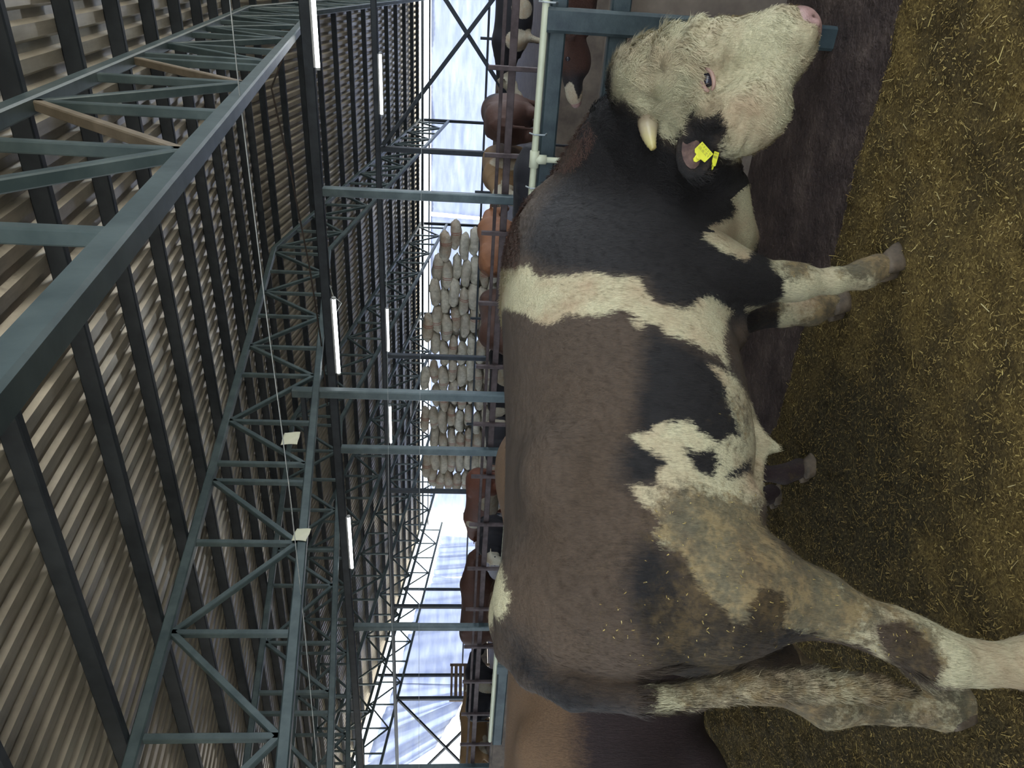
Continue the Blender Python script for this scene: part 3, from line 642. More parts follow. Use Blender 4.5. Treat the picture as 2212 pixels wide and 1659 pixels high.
def head_axes():
    global HB, HO, HS
    r_, u_, t_ = [toB(B_ORG+c) for c in (c_right, c_up, c_back)]
    nx = .27*r_-.91*u_+.30*t_; nx /= np.linalg.norm(nx)
    nz = .94*r_+.30*u_; nz = nz-nx*nz.dot(nx); nz /= np.linalg.norm(nz); nz = nz*math.cos(HPHI)+(t_-nx*t_.dot(nx)-nz*t_.dot(nz))/np.linalg.norm(t_-nx*t_.dot(nx)-nz*t_.dot(nz))*math.sin(HPHI)
    ny = np.cross(nz, nx); HB = (nx, ny, nz); HS = 1 if ny.dot(t_) > 0 else -1
    HO = bd(1428, 175, 2.48)
    HO = HO-nx*.085
HPHI = math.radians(33)
W_BAND = [(1083, 578), (1112, 582), (1140, 572), (1150, 593), (1170, 602), (1219, 596), (1261, 590), (1321, 596), (1381, 602), (1394, 632), (1412, 653), (1439, 659), (1478, 668), (1514, 647), (1538, 641), (1562, 659), (1583, 674), (1568, 690), (1564, 730), (1570, 790), (1552, 768), (1520, 757), (1508, 743), (1463, 728), (1439, 725), (1427, 703), (1390, 691), (1370, 677), (1339, 665), (1312, 680), (1261, 683), (1222, 680), (1205, 695), (1180, 702), (1160, 694), (1134, 680), (1108, 672), (1095, 664), (1060, 690), (1050, 600)]
W_BRIS = [(1560, 352), (1600, 372), (1628, 410), (1650, 465), (1645, 505), (1625, 545), (1612, 560), (1560, 544), (1517, 514), (1522, 500), (1540, 486), (1582, 470), (1590, 450), (1580, 430), (1566, 385)]
W_BELL = [(1530, 786), (1555, 795), (1590, 820), (1625, 870), (1650, 930), (1720, 960), (1700, 1000), (1650, 1090), (1600, 1060), (1610, 1040), (1630, 1010), (1615, 960), (1600, 944), (1590, 915), (1572, 870), (1565, 835), (1545, 808)]
W_FLNK = [(1355, 938), (1402, 934), (1412, 916), (1449, 909), (1496, 912), (1510, 934), (1539, 952), (1553, 956), (1575, 941), (1618, 941), (1640, 990), (1640, 1126), (1700, 1191), (1770, 1225), (1870, 1265), (1950, 1300), (2060, 1350), (2240, 1350), (2240, 1500), (2030, 1486), (1928, 1462), (1880, 1400), (1822, 1382), (1773, 1374), (1760, 1357), (1734, 1365), (1691, 1350), (1702, 1314), (1687, 1278), (1647, 1267), (1619, 1310), (1608, 1350), (1590, 1346), (1564, 1310), (1514, 1270), (1488, 1227), (1474, 1195), (1430, 1180), (1409, 1151), (1430, 1133), (1416, 1111), (1387, 1086), (1351, 1046), (1423, 1052), (1416, 1025), (1445, 999), (1430, 985), (1383, 963)]
K_ISL = [[(1478, 968), (1510, 974), (1540, 968), (1555, 1000), (1542, 1030), (1515, 1022), (1490, 995)], [(1565, 1022), (1590, 1008), (1620, 992), (1622, 1018), (1582, 1040), (1570, 1036)]]
W_TAIL = [(1372, 1492), (1480, 1476), (1600, 1450), (1760, 1448), (2000, 1470), (2000, 1530), (1700, 1520), (1560, 1525), (1400, 1538), (1378, 1520)]
W_FORE = [(1652, 540), (1672, 585), (1690, 600), (1695, 640), (1660, 665), (1612, 664), (1612, 672), (1700, 672), (2000, 700), (2000, 480), (1700, 540)]
W_RUMP = [(1060, 1190), (1078, 1215), (1086, 1250), (1092, 1275), (1102, 1278), (1104, 1295), (1090, 1325), (1075, 1335), (1040, 1300)]
W_SPOT = [(1362, 690), (1388, 694), (1392, 706), (1380, 712), (1366, 700)]
K_NECK = [(1120, 540), (1150, 470), (1190, 400), (1260, 320), (1330, 235), (1400, 240), (1500, 290), (1600, 340), (1640, 420), (1720, 560), (1720, 700), (1580, 700), (1420, 660), (1390, 604), (1300, 600), (1200, 590)]
K_SIDE = [(1400, 700), (1500, 745), (1570, 790), (1640, 900), (1640, 1060), (1560, 1060), (1440, 1050), (1350, 1060), (1330, 1000), (1365, 930), (1375, 860), (1385, 760)]
K_RUMP = [(1390, 1160), (1440, 1195), (1500, 1280), (1600, 1360), (1700, 1260), (1770, 1360), (1700, 1420), (1640, 1400), (1560, 1470), (1440, 1440), (1360, 1330), (1350, 1230)]
K_EAR = [(1468, 256), (1487, 249), (1543, 249), (1566, 270), (1569, 292), (1556, 313), (1557, 337), (1577, 340), (1568, 356), (1540, 352), (1525, 395), (1490, 388), (1452, 335), (1458, 300), (1476, 282)]
def bull_marks(V):
    Wn = toW(V); l = V[:, 1]
    hd = np.linalg.norm((V-HO-HB[0]*.3), axis=1)
    ishead = hd < .46
    Vm = V.copy(); far = (l > .03) & ~ishead & (V[:, 2] > .0)
    Vm[:, 1] = np.where(far, -l, l); px, py, dp = proj(toW(Vm)); k = dp/F
    sd = lambda poly: poly_sd(px, py, poly)*k
    wh = np.maximum.reduce([sd(q) for q in (W_BAND, W_BRIS, W_BELL, W_FLNK, W_RUMP, W_SPOT, W_FORE)])
    tail = (V[:, 0] < bp(1480, 1503, -.09)[0]+.10) & (V[:, 2] < 1.05) & (py > 1440) & (l < .06)
    wh = np.maximum(wh, np.where((np.abs(l+.08) < .09), sd(W_TAIL), -1))
    wh = np.minimum(wh, -sd([(1888, 1347), (1950, 1342), (2000, 1382), (2038, 1440), (2020, 1475), (1950, 1462), (1925, 1432), (1900, 1400)]))
    for q in K_ISL: wh = np.minimum(wh, -sd(q))
    bk = np.maximum.reduce([sd(q) for q in (K_NECK, K_SIDE, K_RUMP)])
    hw = .06-np.maximum(0, (hd-.40))*2
    dx = (V-HO)@HB[0]; dz = (V-HO)@HB[2]
    px0, py0, dp0 = proj(toW(V)); ke = poly_sd(px0, py0, K_EAR)*dp0/F
    nk = np.array([(1322, 150), (1322, 205), (1352, 228), (1385, 262), (1420, 290), (1446, 300), (1500, 352), (1560, 352), (1600, 352), (1700, 340), (1900, 200), (1900, -300), (1300, -300)], float)
    hp = poly_sd(px0, py0, nk)*dp0/F; near_h = (V[:, 1] < -.33) & (V[:, 0] > .6) & (V[:, 2] > .3)
    wh = np.where(near_h & (dp0 < 3.0), np.minimum(hp, -ke), wh); bk = np.where(near_h, np.maximum(ke, -hp), bk)
    # far hind leg: pale shank; far foreleg: black above, pale from the knee
    fh = (l > .08) & (V[:, 2] < .72) & (V[:, 0] < -.4); wh = np.where(fh, .03, wh)
    ff = (l > .08) & (V[:, 2] < .5) & (V[:, 0] > .3); x1 = proj(toW(V))[0]; wh = np.where(ff, (x1-1682)*.0018, wh); bk = np.where(ff, .03, bk)
    tl_ = poly_sd(px0, py0, [(1098, 1345), (1132, 1370), (1200, 1447), (1300, 1482), (1384, 1490), (1384, 1570), (1200, 1570), (1090, 1450)])*dp0/F
    bk = np.maximum(bk, np.where(l < .08, tl_*.8-.008, -1))
    # dirt: lower haunch, hocks, feet, belly and tail switch
    g = lambda c, r: np.exp(-(((px-c[0])**2+(py-c[1])**2)/r**2))
    dirt = .9*g((1560, 1180), 130)+.8*g((1480, 1130), 70)+1.0*g((1960, 1400), 60)+.9*g((1990, 1430), 60)+.9*g((1720, 1290), 120)+1.0*g((1560, 1430), 120)+.75*g((1450, 1350), 140)+.7*g((1650, 1210), 120)+.6*g((1860, 1310), 90)+.35*g((1250, 1300), 160)
    dirt += .9*g((1720, 580), 40)+.9*g((1850, 560), 50)+1.0*g((1920, 565), 60)+.7*g((1590, 900), 70)+.22
    dirt = np.where(tail & (np.abs(l+.08) < .09), .85, dirt)
    dirt = np.where(fh, 1.0+.5*g((1780, 1540), 80), dirt); dirt = np.where(near_h, .12, dirt)
    return np.stack([wh, bk, dirt], -1)
MAT['bull'] = mat_coat('bull_coat', lin(82, 67, 52), lin(22, 19, 18), lin(208, 200, 162), lin(98, 80, 48), (8, 8, 1.4))
V, Q, EAR = build_bull()
_hd = np.linalg.norm((V-HO-HB[0]*.3), axis=1); _d = V-V.mean(0); _rad = V-(HO+HB[0]*.25); _rad /= np.linalg.norm(_rad, axis=1, keepdims=True)
_m = np.clip((.40-_hd)/.1, 0, 1)*(V[:, 1] < -.36)*(np.linalg.norm(V-EYEP, axis=1) > .07); _x = (V-HO)@HB[0]; _y = (V-HO)@HB[1]; _z = (V-HO)@HB[2]
_w = np.sin(_x*62+3*np.sin(_z*27+_y*11))+.7*np.sin(_z*74+4*np.sin(_x*31)+_y*23)+.5*np.sin((_x+_y)*110+2*np.sin(_z*50))
V = V+_rad*(_m*.0055*_w*np.where(_x < .28, 1.25, .45))[:, None]
body = mesh_obj('body', V, Q[:, ::-1] if False else Q, MAT['bull'], bull, True); BM = bull_marks(V); set_mark(body, BM)

# ---- hair, horn, eye, ear tags, hooves
def vnormals(o):
    n = np.zeros(len(o.data.vertices)*3, np.float32); o.data.vertex_normals.foreach_get('vector', n) if hasattr(o.data, 'vertex_normals') else o.data.vertices.foreach_get('normal', n)
    return n.reshape(-1, 3).astype(float)
def strands(name, V, N, marks, pick, flow, length, width, lift, mat, parent, label=None, bend=.0, seg=1):
    """pick: vertex indices; flow: direction per picked vertex"""
    p = V[pick]+RNG.normal(0, .003, (len(pick), 3)); n = N[pick]; fl = flow-n*(flow*n).sum(1, keepdims=True); fl /= np.linalg.norm(fl, axis=1, keepdims=True)+1e-6
    d = fl+n*lift; d /= np.linalg.norm(d, axis=1, keepdims=True); sd_ = np.cross(d, n); sd_ /= np.linalg.norm(sd_, axis=1, keepdims=True)+1e-6
    L = (length if np.ndim(length) else np.full(len(p), length))*RNG.uniform(.6, 1.25, len(p)); W = width*RNG.uniform(.7, 1.2, len(p)); p = p-n*.003
    mid = p+d*(L*.55)[:, None]; tip = mid+(fl*(.6+bend)+n*(lift*.2-bend*.6)+sd_*(RNG.normal(0, .25+bend, len(p))[:, None]))*(L*.5)[:, None]
    w2 = sd_*W[:, None]
    v = np.stack([p-w2, p+w2, mid-w2*.8, mid+w2*.8, tip], 1).reshape(-1, 3); k = np.arange(len(p))[:, None]*5
    q = np.concatenate([k+np.array([[0, 1, 3]]), k+np.array([[0, 3, 2]]), k+np.array([[2, 3, 4]])])
    o = mesh_obj(name, v, q, mat, parent, True); set_mark(o, np.repeat(marks[pick], 5, 0)); o['kind'] = 'stuff'
    if label: o['label'] = label
    return o
N_ = vnormals(body)
if np.mean((N_*(V-V.mean(0))).sum(1)) < 0: body.data.flip_normals(); N_ = -N_
tocam = toB(CAM)-V; vis = (N_*tocam).sum(1) > -.15*np.linalg.norm(tocam, axis=1)
hdist = np.linalg.norm(V-HO-HB[0]*.3, axis=1); isH = (V[:, 1] < -.36) & (hdist < .5)
bodyv = np.where(vis & ~isH & (V[:, 2] > .05))[0]
pick = RNG.choice(bodyv, 95000)
fl = np.stack([-.35+RNG.normal(0, .1, len(pick)), RNG.normal(0, .12, len(pick)), -.95+0*pick], -1)
fl[V[pick, 2] > 1.38] = (-1, 0, -.2)
strands('body_hair', V, N_, BM, pick, fl, .020, .0009, .22, MAT['bull'], bull)
headv = np.where(isH & vis & (np.linalg.norm((V-EYEP), axis=1) > .042) & (np.linalg.norm(V-EAR[3]-EAR[2]*.01, axis=1) > .085))[0]; dxh = (V-HO)@HB[0]; dzh = (V-HO)@HB[2]
pick = RNG.choice(headv, 24000); sw = np.sin(V[pick]@np.array([23., 31, 17]))[:, None]
fl = HB[0][None]*.6+HB[1][None]*(-HS*-.5)+np.cross(HB[0], N_[pick])*sw*.9+RNG.normal(0, .15, (len(pick), 3))
strands('face_hair', V, N_, BM, pick, fl, np.where(dxh[pick] < .22, .045, .020), .0013, .4, MAT['bull'], bull, 'cream curly face hair', .1)
pollv = np.where(isH & (dxh < .14) & (dzh > -.12))[0]; pick = RNG.choice(pollv, 9000); sw = np.sin(V[pick]@np.array([31., 13, 27])*1.3)[:, None]
fl = HB[0][None]*.8+HB[1][None]*HS*.5+np.cross(HB[0], N_[pick])*sw*1.1
strands('forelock', V, N_, BM, pick, fl, .06, .0011, .35, MAT['bull'], bull, 'shaggy cream forelock', .25)
pc = proj(toW(V)); crest = np.where((V[:, 0] > .5) & ~isH & (N_[:, 2] > .80) & (V[:, 2] > 1.0))[0]
CM = BM.copy(); CM[:, 1] = -.05; CM[:, 0] = np.minimum(CM[:, 0], BM[:, 0])
pick = RNG.choice(crest, 7000); fl = np.tile((-.8, -.15, .1), (len(pick), 1))+RNG.normal(0, .3, (len(pick), 3))
MAT['mane'] = mat_coat('mane_hair', lin(104, 74, 60), lin(60, 44, 38), lin(206, 198, 160), lin(104, 88, 54), (8, 8, 1.4))
strands('mane', V, N_, CM, pick, fl, .038, .0009, .6, MAT['mane'], bull, 'reddish brown mane hair along the neck', .2)
tailv = np.where((V[:, 0] < bp(1480, 1503, -.09)[0]+.14) & (np.abs(V[:, 1]+.1) < .09) & (pc[0] > 1370) & (pc[0] < 2000) & (pc[1] > 1440))[0]
if len(tailv):
    pick = RNG.choice(tailv, 12000); fl = np.tile((0, 0, -1.), (len(pick), 1))+RNG.normal(0, .15, (len(pick), 3))
    strands('tail_hair', V, N_, BM, pick, fl, .055, .0011, .3, MAT['bull'], bull, 'pale dirty tail hair', .1)
# straw stuck to the dirty haunch
dv = np.where((BM[:, 2] > .75) & vis & (V[:, 1] < 0) & (V[:, 2] > .3))[0]; pick = RNG.choice(dv, 900); rr = RNG.normal(0, 1, (900, 3))
o = strands('stuck_straw', V, N_, BM, pick, rr, .012, .0014, .3, None, bull, 'bits of straw and dung stuck on the haunch'); o.data.materials.append(MAT['straw'])
at = o.data.attributes.new('tone', 'FLOAT', 'FACE'); at.data.foreach_set('value', RNG.uniform(.2, .9, len(o.data.polygons)).astype(np.float32))
def mat_horn():
    t = NT('horn'); tc = t.n('ShaderNodeTexCoord'); sx = t.n('ShaderNodeSeparateXYZ'); t.l(tc.outputs['Object'], sx.inputs[0])
    at = t.n('ShaderNodeAttribute', attribute_name='along'); n = t.noise(t.coords(scale=(1, 1, 1)), 40, 3)
    c = t.ramp(t.math('ADD', at.outputs['Fac'], t.math('MULTIPLY', t.math('SUBTRACT', n, .5), .25)), (0, lin(128, 110, 92)), (.35, lin(176, 162, 132)), (.8, lin(190, 178, 120)), (1, lin(170, 152, 90)))
    t.base(c); t.set(.35); t.bump(n, .15, .003); return t.m
MAT['horn'] = mat_horn()
def horn(pts, r0, name='horn'):
    pts = [np.array(p) for p in pts]; n = 18; P_ = []
    for i in range(n+1):
        t = i/n; a, b, c = pts; P_.append((1-t)**2*a+2*t*(1-t)*b+t*t*c)
    R = [r0*(1-.72*(i/n)**1.3)+(.0015*math.sin(i*2.6)) for i in range(n+1)]; R += [R[-1]*.55]; P_.append(P_[-1]+(P_[-1]-P_[-2])*.35)
    o = MB().tube(P_, R, 16).build(name, MAT['horn'], bull, True); at = o.data.attributes.new('along', 'FLOAT', 'POINT')
    at.data.foreach_set('value', np.repeat(np.linspace(0, 1, len(P_)), 16).astype(np.float32)); return o
def surf(x, y):
    m = (pc[0]-x)**2+(pc[1]-y)**2; c = np.where(m < 12**2)[0]
    return V[c[np.argmin(pc[2][c])]] if len(c) else bd(x, y, 2.45)
hb = surf(1404, 268); hd_ = proj(toW(hb))[2]
horn([bd(1400, 255, hd_+.03), bd(1398, 295, hd_-.03), bd(1412, 322, hd_-.035)], .037)['label'] = 'short cream near horn'
far_base = HO+HB[0]*.09-HB[1]*HS*.15
horn([far_base, far_base-HB[1]*HS*.05+HB[2]*.01, far_base-HB[1]*HS*.07-HB[0]*.02], .034)['label'] = 'short far horn'
def sphere(c, r, sq=(1, 1, 1), n=16):
    m = MB(); v = []; f = []
    for i in range(n+1):
        for j in range(2*n):
            th, ph = math.pi*i/n, math.pi*j/n; v.append((c[0]+r*sq[0]*math.sin(th)*math.cos(ph), c[1]+r*sq[1]*math.sin(th)*math.sin(ph), c[2]+r*sq[2]*math.cos(th)))
    for i in range(n):
        for j in range(2*n): a = i*2*n+j; b = i*2*n+(j+1) % (2*n); f.append((a, b, b+2*n, a+2*n))
    return m.add(v, f)
MAT['eye'] = simple('dark_wet_eye', lin(38, 36, 42), lin(58, 56, 64), 60, .08, 0, 0)
MAT['skin'] = simple('pink_skin', lin(150, 118, 104), lin(178, 146, 130), 30, .5, 0, .2)
MAT['nose'] = simple('pink_muzzle_skin', lin(150, 118, 112), lin(176, 142, 134), 40, .35, 0, .4, .004)
evv = toB(CAM)-EYEP; evv /= np.linalg.norm(evv)
eye = sphere(EYEP-evv*.022, .025).build('eye', MAT['eye'], bull, True); eye['label'] = 'dark half closed eye'
exx = HB[0]-evv*HB[0].dot(evv); exx /= np.linalg.norm(exx); eyy = np.cross(evv, exx)
for sgn, nm_, rr_ in ((-1, 'upper_eyelid', .0085), (1, 'lower_eyelid', .0075)):
    pts = [EYEP+exx*sgn*(.019*math.cos(a))+eyy*.036*math.sin(a)+evv*(.006*math.cos(a)-.002) for a in np.linspace(-1.35, 1.35, 9)]
    MB().tube(pts, [rr_*(.5+.5*math.cos(a)) for a in np.linspace(-1.2, 1.2, 9)], 8).build(nm_, MAT['skin'], bull, True)
# muzzle pad with nostrils
nx, ny, nz = HB; Hh = lambda x, y, z: HO+nx*x*.84+ny*y+nz*z
fz = Field(Hh(.68, 0, -.03)-.2, Hh(.68, 0, -.03)+.2, .006); A3 = [nx, ny, nz]
fz.ell(Hh(.650, 0, -.018), (.070, .088, .074), .01, A3)
for s_ in (-1, 1): fz.ell(Hh(.70, s_*.05, .004), (.030, .014, .018), .012, [nx, ny*.8+nz*.6*s_, nz*.8-ny*.6*s_], cut=True); fz.cap(Hh(.655, s_*.072, .012), Hh(.70, s_*.07, .0), .013, .012, .02)
fz.cap(Hh(.72, 0, .02), Hh(.715, 0, -.07), .003, .003, .01, cut=True)
for s_ in (-1, 1):
    sphere(Hh(.688, s_*.052, .006), .013, (1, 1.1, 1), 8).build('nostril', MAT['eye'], bull, True)
v_, q_ = fz.mesh(); nose = mesh_obj('muzzle_pad', v_, q_, MAT['nose'], bull, True); nose['label'] = 'pink grey muzzle pad with nostrils'
# ear tags
def eartag(px, py, d, wpx, hpx, rot, tilt, label):
    c = bd(px, py, d); r_, u_ = toB(B_ORG+c_right), toB(B_ORG+c_up); tv = toB(B_ORG+c_back)
    k = d/F; a = math.radians(rot); e1 = (r_*math.cos(a)+u_*math.sin(a)); e2 = (-r_*math.sin(a)+u_*math.cos(a)); e1 = e1*math.cos(tilt)+tv*math.sin(tilt)
    nn = np.cross(e1, e2); sh = [(-.5, -.5), (.5, -.5), (.5, .32), (.36, .5), (.2, .52), (.14, .95), (0, 1.05), (-.14, .95), (-.2, .52), (-.5, .45)]
    v = [c+e1*x*wpx*k+e2*y*hpx*k+nn*z for z in (-.0015, .0015) for x, y in sh]; n = len(sh)
    f_ = [tuple(range(n-1, -1, -1)), tuple(range(n, 2*n))]+[(i, (i+1) % n, n+(i+1) % n, n+i) for i in range(n)]
    o = mesh_obj('ear_tag', v, f_, MAT['yellow'], bull); o['label'] = label
    m = MB()
    for row, (cnt, yy, hh) in enumerate(((7, -.05, .20), (5, -.33, .12))):
        for i in range(cnt):
            x0 = -.36+i*.72/max(cnt-1, 1); q0 = c+e1*(x0*wpx*k)+e2*(yy*hpx*k)+nn*.0019
            for (ax_, ay_, bx_, by_) in random.sample([(-1, 1, 1, 1), (-1, 0, 1, 0), (-1, -1, 1, -1), (-1, 1, -1, -1), (1, 1, 1, -1)], 3):
                g_ = .035*wpx*k; h2 = hh*.5*hpx*k; m.bar(q0+e1*ax_*g_+e2*ay_*h2, q0+e1*bx_*g_+e2*by_*h2, .0012, .0006, tuple(nn))
    m.build('tag_number', MAT['ink'], o); m2 = MB(); m2.tube([c+e2*.62*hpx*k-nn*.004, c+e2*.62*hpx*k+nn*.007], .006, 10); m2.build('tag_button', MAT['yellow'], o)
de = proj(toW(EAR[3]))[2]
eartag(1519, 329, de-.06, 36, 27, 44, .1, 'yellow ear tag on the face of the ear'); eartag(1545, 341, de-.055, 11, 26, 75, .2, 'yellow ear tag edge on behind the ear')
MAT['earskin'] = simple('brown_ear_skin', lin(74, 54, 50), lin(112, 88, 76), 30, .7, 0, .4)
ea_, es_, en_, ec_ = EAR; m = MB(); nn = 14; vv = [ec_+en_*(.0145-.010*0)-ea_*.005]
for k_, q in ((.5, .001), (1.0, .006)):
    vv += [ec_-ea_*.005+ea_*.068*k_*math.cos(a)+es_*.033*k_*math.sin(a)+en_*(.011+q) for a in np.linspace(0, 2*math.pi, nn+1)[:-1]]
m.add(vv, [(0, 1+i, 1+(i+1) % nn) for i in range(nn)]+[(1+i, 1+nn+i, 1+nn+(i+1) % nn, 1+(i+1) % nn) for i in range(nn)]); m.build('inner_ear', MAT['earskin'], bull, True)
# hooves
MAT['hoof'] = simple('grey_brown_hoof', lin(66, 56, 44), lin(98, 84, 66), 20, .7, 0, .5)
def hoof(c, fwd, r, parent, h=.07, name='hoof'):
    m = MB(); c = np.array(c, float); fwd = np.array(fwd, float); fwd[2] = 0; fwd /= np.linalg.norm(fwd); sd_ = np.array([-fwd[1], fwd[0], 0])
    for s_ in (-1, 1):
        rows = []
        for zz, k_, off in ((0, 1, 0), (.3, .96, -.01), (.75, .82, -.03), (1, .7, -.04)):
            rows.append([c+sd_*s_*r*.48+fwd*(off+k_*r*1.35*math.cos(a)*(1 if math.cos(a) > 0 else .75))+sd_*k_*r*.50*math.sin(a)+np.array([0, 0, zz*h]) for a in np.linspace(0, 2*math.pi, 15)[:-1]])
        v = [q for r_ in rows for q in r_]; n = 14
        f_ = [(i*n+j, i*n+(j+1) % n, (i+1)*n+(j+1) % n, (i+1)*n+j) for i in range(3) for j in range(n)]+[tuple(range(n-1, -1, -1)), tuple(range(3*n, 4*n))]; m.add(v, f_)
    return m.build(name, MAT['hoof'], parent, True)
def zf(p): p = np.array(p, float); w_ = toW(p); p[2] = float(bed_h(np.array([w_[0]]), np.array([w_[1]]))[0])-.005; return p
hoof(zf(bp(2262, 1420, -.18)), (1, 0, 0), .062, bull, .085); hoof(zf(bp(1925, 565, -.19)), (1, 0, 0), .055, bull, .075)
hoof(zf(bp(2100, 1520, .19)), (1, 0, 0), .06, bull, .08); hoof(zf(bp(1805, 655, .19)), (1, 0, 0), .055, bull, .075)

# ------------------------------------------------------------ the other cattle
def cow_field(h, pose, turn=0.0, horns=False):
    f = Field((-1.15, -.75, -.1), (2.1, .75, 1.75), h); k = max(h*1.6, .05)
    rows = [(-.90, 0, 1.2, .95, .10), (-.82, 0, 1.30, .82, .19), (-.6, 0, 1.345, .68, .26), (-.3, 0, 1.325, .6, .32), (0, 0, 1.31, .56, .35), (.3, 0, 1.315, .56, .33), (.55, 0, 1.345, .6, .28), (.75, 0, 1.32, .66, .22), (.88, 0, 1.22, .78, .13)]
    f.loft([r+(.47,) for r in rows], .05)
    for s in (-1, 1):
        f.ell((-.6, s*.13, 1.02), (.22, .15, .27), .1); f.ell((.6, s*.13, 1.0), (.18, .14, .28), .1); f.ell((-.42, s*.2, 1.24), (.07, .05, .06), .08)
        f.cap((-.58, s*.15, .88), (-.5, s*.17, .72), .17, .12, k+.03); f.cap((-.52, s*.17, .72), (-.76, s*.16, .5), .11, .058, k); f.cap((-.78, s*.16, .5), (-.74, s*.16, .2), .05, .036, .03)
        f.cap((-.74, s*.16, .17), (-.71, s*.16, .08), .043, .045, .03)
        f.cap((.62, s*.15, .85), (.55, s*.15, .68), .13, .09, k+.02); f.cap((.55, s*.15, .66), (.6, s*.15, .42), .075, .05, k); f.cap((.6, s*.15, .42), (.6, s*.15, .16), .042, .036, .03); f.cap((.6, s*.15, .14), (.63, s*.15, .07), .042, .045, .03)
    hp = {'up': (1.22, 0, 1.42), 'mid': (1.35, 0, 1.1), 'low': (1.32, 0, .74), 'reach': (1.30, 0, .95)}[pose]; nd = {'reach': (.96, 0, -.22), 'up': (.75, 0, -.62), 'mid': (.62, 0, -.76), 'low': (.45, 0, -.85)}[pose]
    hp = np.array([hp[0]-abs(turn)*.25, turn*.45, hp[2]]); nd = np.array([nd[0]*math.cos(turn*1.2), nd[0]*math.sin(turn*1.2), nd[2]]); nd /= np.linalg.norm(nd)
    f.cap((.68, 0, 1.12), hp-nd*.02, .22, .11, .1); f.cap((.7, 0, .9), hp-np.array([.05, 0, .13]), .16, .07, .08)
    sdv = np.cross((0, 0, 1), nd); sdv /= np.linalg.norm(sdv); upv = np.cross(nd, sdv)
    f.ell(hp+nd*.09, (.14, .115, .11), .05, [nd, sdv, upv]); f.cap(hp+nd*.12, hp+nd*.42, .105, .068, .05); f.ell(hp+nd*.46, (.07, .075, .062), .03, [nd, sdv, upv]); f.ell(hp+nd*.2-upv*.08, (.13, .08, .08), .05, [nd, sdv, upv])
    for s in (-1, 1):
        f.cap(hp+nd*.03+sdv*s*.1, hp-nd*.0+sdv*s*.25-upv*.02, .04, .028, .03, flat=(upv if h > .02 else nd, .6))
        if horns: f.cap(hp+sdv*s*.09+upv*.05, hp+sdv*s*.17+upv*.12-nd*.03, .03, .016, .02)
    f.cap((-.86, 0, 1.24), (-.96, 0, 1.05), .035, .035, .03); f.cap((-.96, 0, 1.05), (-.95, .02, .55), .032, .022, .02); f.cap((-.95, .02, .55), (-.94, .02, .38), .04, .02, .02)
    V_, Q_ = f.mesh(); return V_, Q_, hp, nd, sdv, upv
CF = {}
def cow(label, loc, deg, scale, pose, mat, seed, whites=0, whitehead=False, blacks=0, turn=0.0, h=.032, dirt=.3, zoff=-.06, group='cattle standing behind the far fence'):
    key = (pose, round(turn, 2), h)
    if key not in CF: CF[key] = cow_field(h, pose, turn)
    V_, Q_, hp, nd, sdv, upv = CF[key]
    r = empty('cow', (loc[0], loc[1], zoff)); r.rotation_euler = (0, 0, math.radians(deg)); r.scale = (scale,)*3
    tag(r, label, 'cow', group)
    b = mesh_obj('body', V_, Q_, mat, r, True)
    g = np.random.default_rng(seed); wh = np.full(len(V_), -.3); bk = np.full(len(V_), -.3)
    for i in range(whites): c = np.array([g.uniform(-.9, .9), g.choice([-.3, .3]), g.uniform(.5, 1.3)]); wh = np.maximum(wh, g.uniform(.12, .26)-np.linalg.norm((V_-c)*(1, .6, .8), axis=1))
    for i in range(blacks): c = np.array([g.uniform(-.9, .9), g.choice([-.3, .3]), g.uniform(.7, 1.3)]); bk = np.maximum(bk, g.uniform(.2, .4)-np.linalg.norm((V_-c)*(1, .6, .8), axis=1))
    hd2 = np.linalg.norm(V_-(hp+nd*.25), axis=1); wh = np.where(hd2 < .45, (.1 if whitehead else -.2)-np.maximum(0, hd2-.3)*2.5, wh); wh = np.where(V_[:, 2] < .35, np.maximum(wh, (.3-V_[:, 2])*.8 if whites else -.2), wh)
    if pose == 'reach':
        md = np.linalg.norm(V_-(hp+nd*.5), axis=1); wh = np.maximum(wh, .13-md-.05*np.sin(V_[:, 2]*40)); bk = np.maximum(bk, .24-md)
    set_mark(b, np.stack([wh, bk, dirt+.4*np.clip(1-V_[:, 2], 0, 1)], -1))
    for s in (-1, 1):
        sphere(hp+nd*.17+sdv*s*.098+upv*.03, .02, n=6).build('eye', MAT['eye'], r, True)
        for x in (-.70, .64): hoof((x, s*.16, 0), (1, 0, 0), .048, r)
    n_ = sphere(hp+nd*.5-upv*.005, .05, (1, 1, .9), 8).build('muzzle', MAT['nose'], r, True)
    return r
CM_ = lambda n, b, d, wv=lin(208, 202, 180): mat_coat(n, b, d, wv, lin(100, 84, 56), (5, 5, 1.5))
MAT['c_tan'] = CM_('tan_coat', lin(150, 120, 84), lin(84, 66, 56)); MAT['c_brown'] = CM_('brown_coat', lin(86, 58, 46), lin(44, 34, 34)); MAT['c_dark'] = CM_('dark_brown_coat', lin(78, 52, 42), lin(36, 32, 34))
MAT['c_orange'] = CM_('orange_coat', lin(158, 108, 76), lin(112, 80, 60)); MAT['c_black'] = CM_('black_coat', lin(34, 34, 40), lin(26, 26, 30)); MAT['c_red'] = CM_('red_brown_coat', lin(124, 78, 60), lin(90, 60, 50))
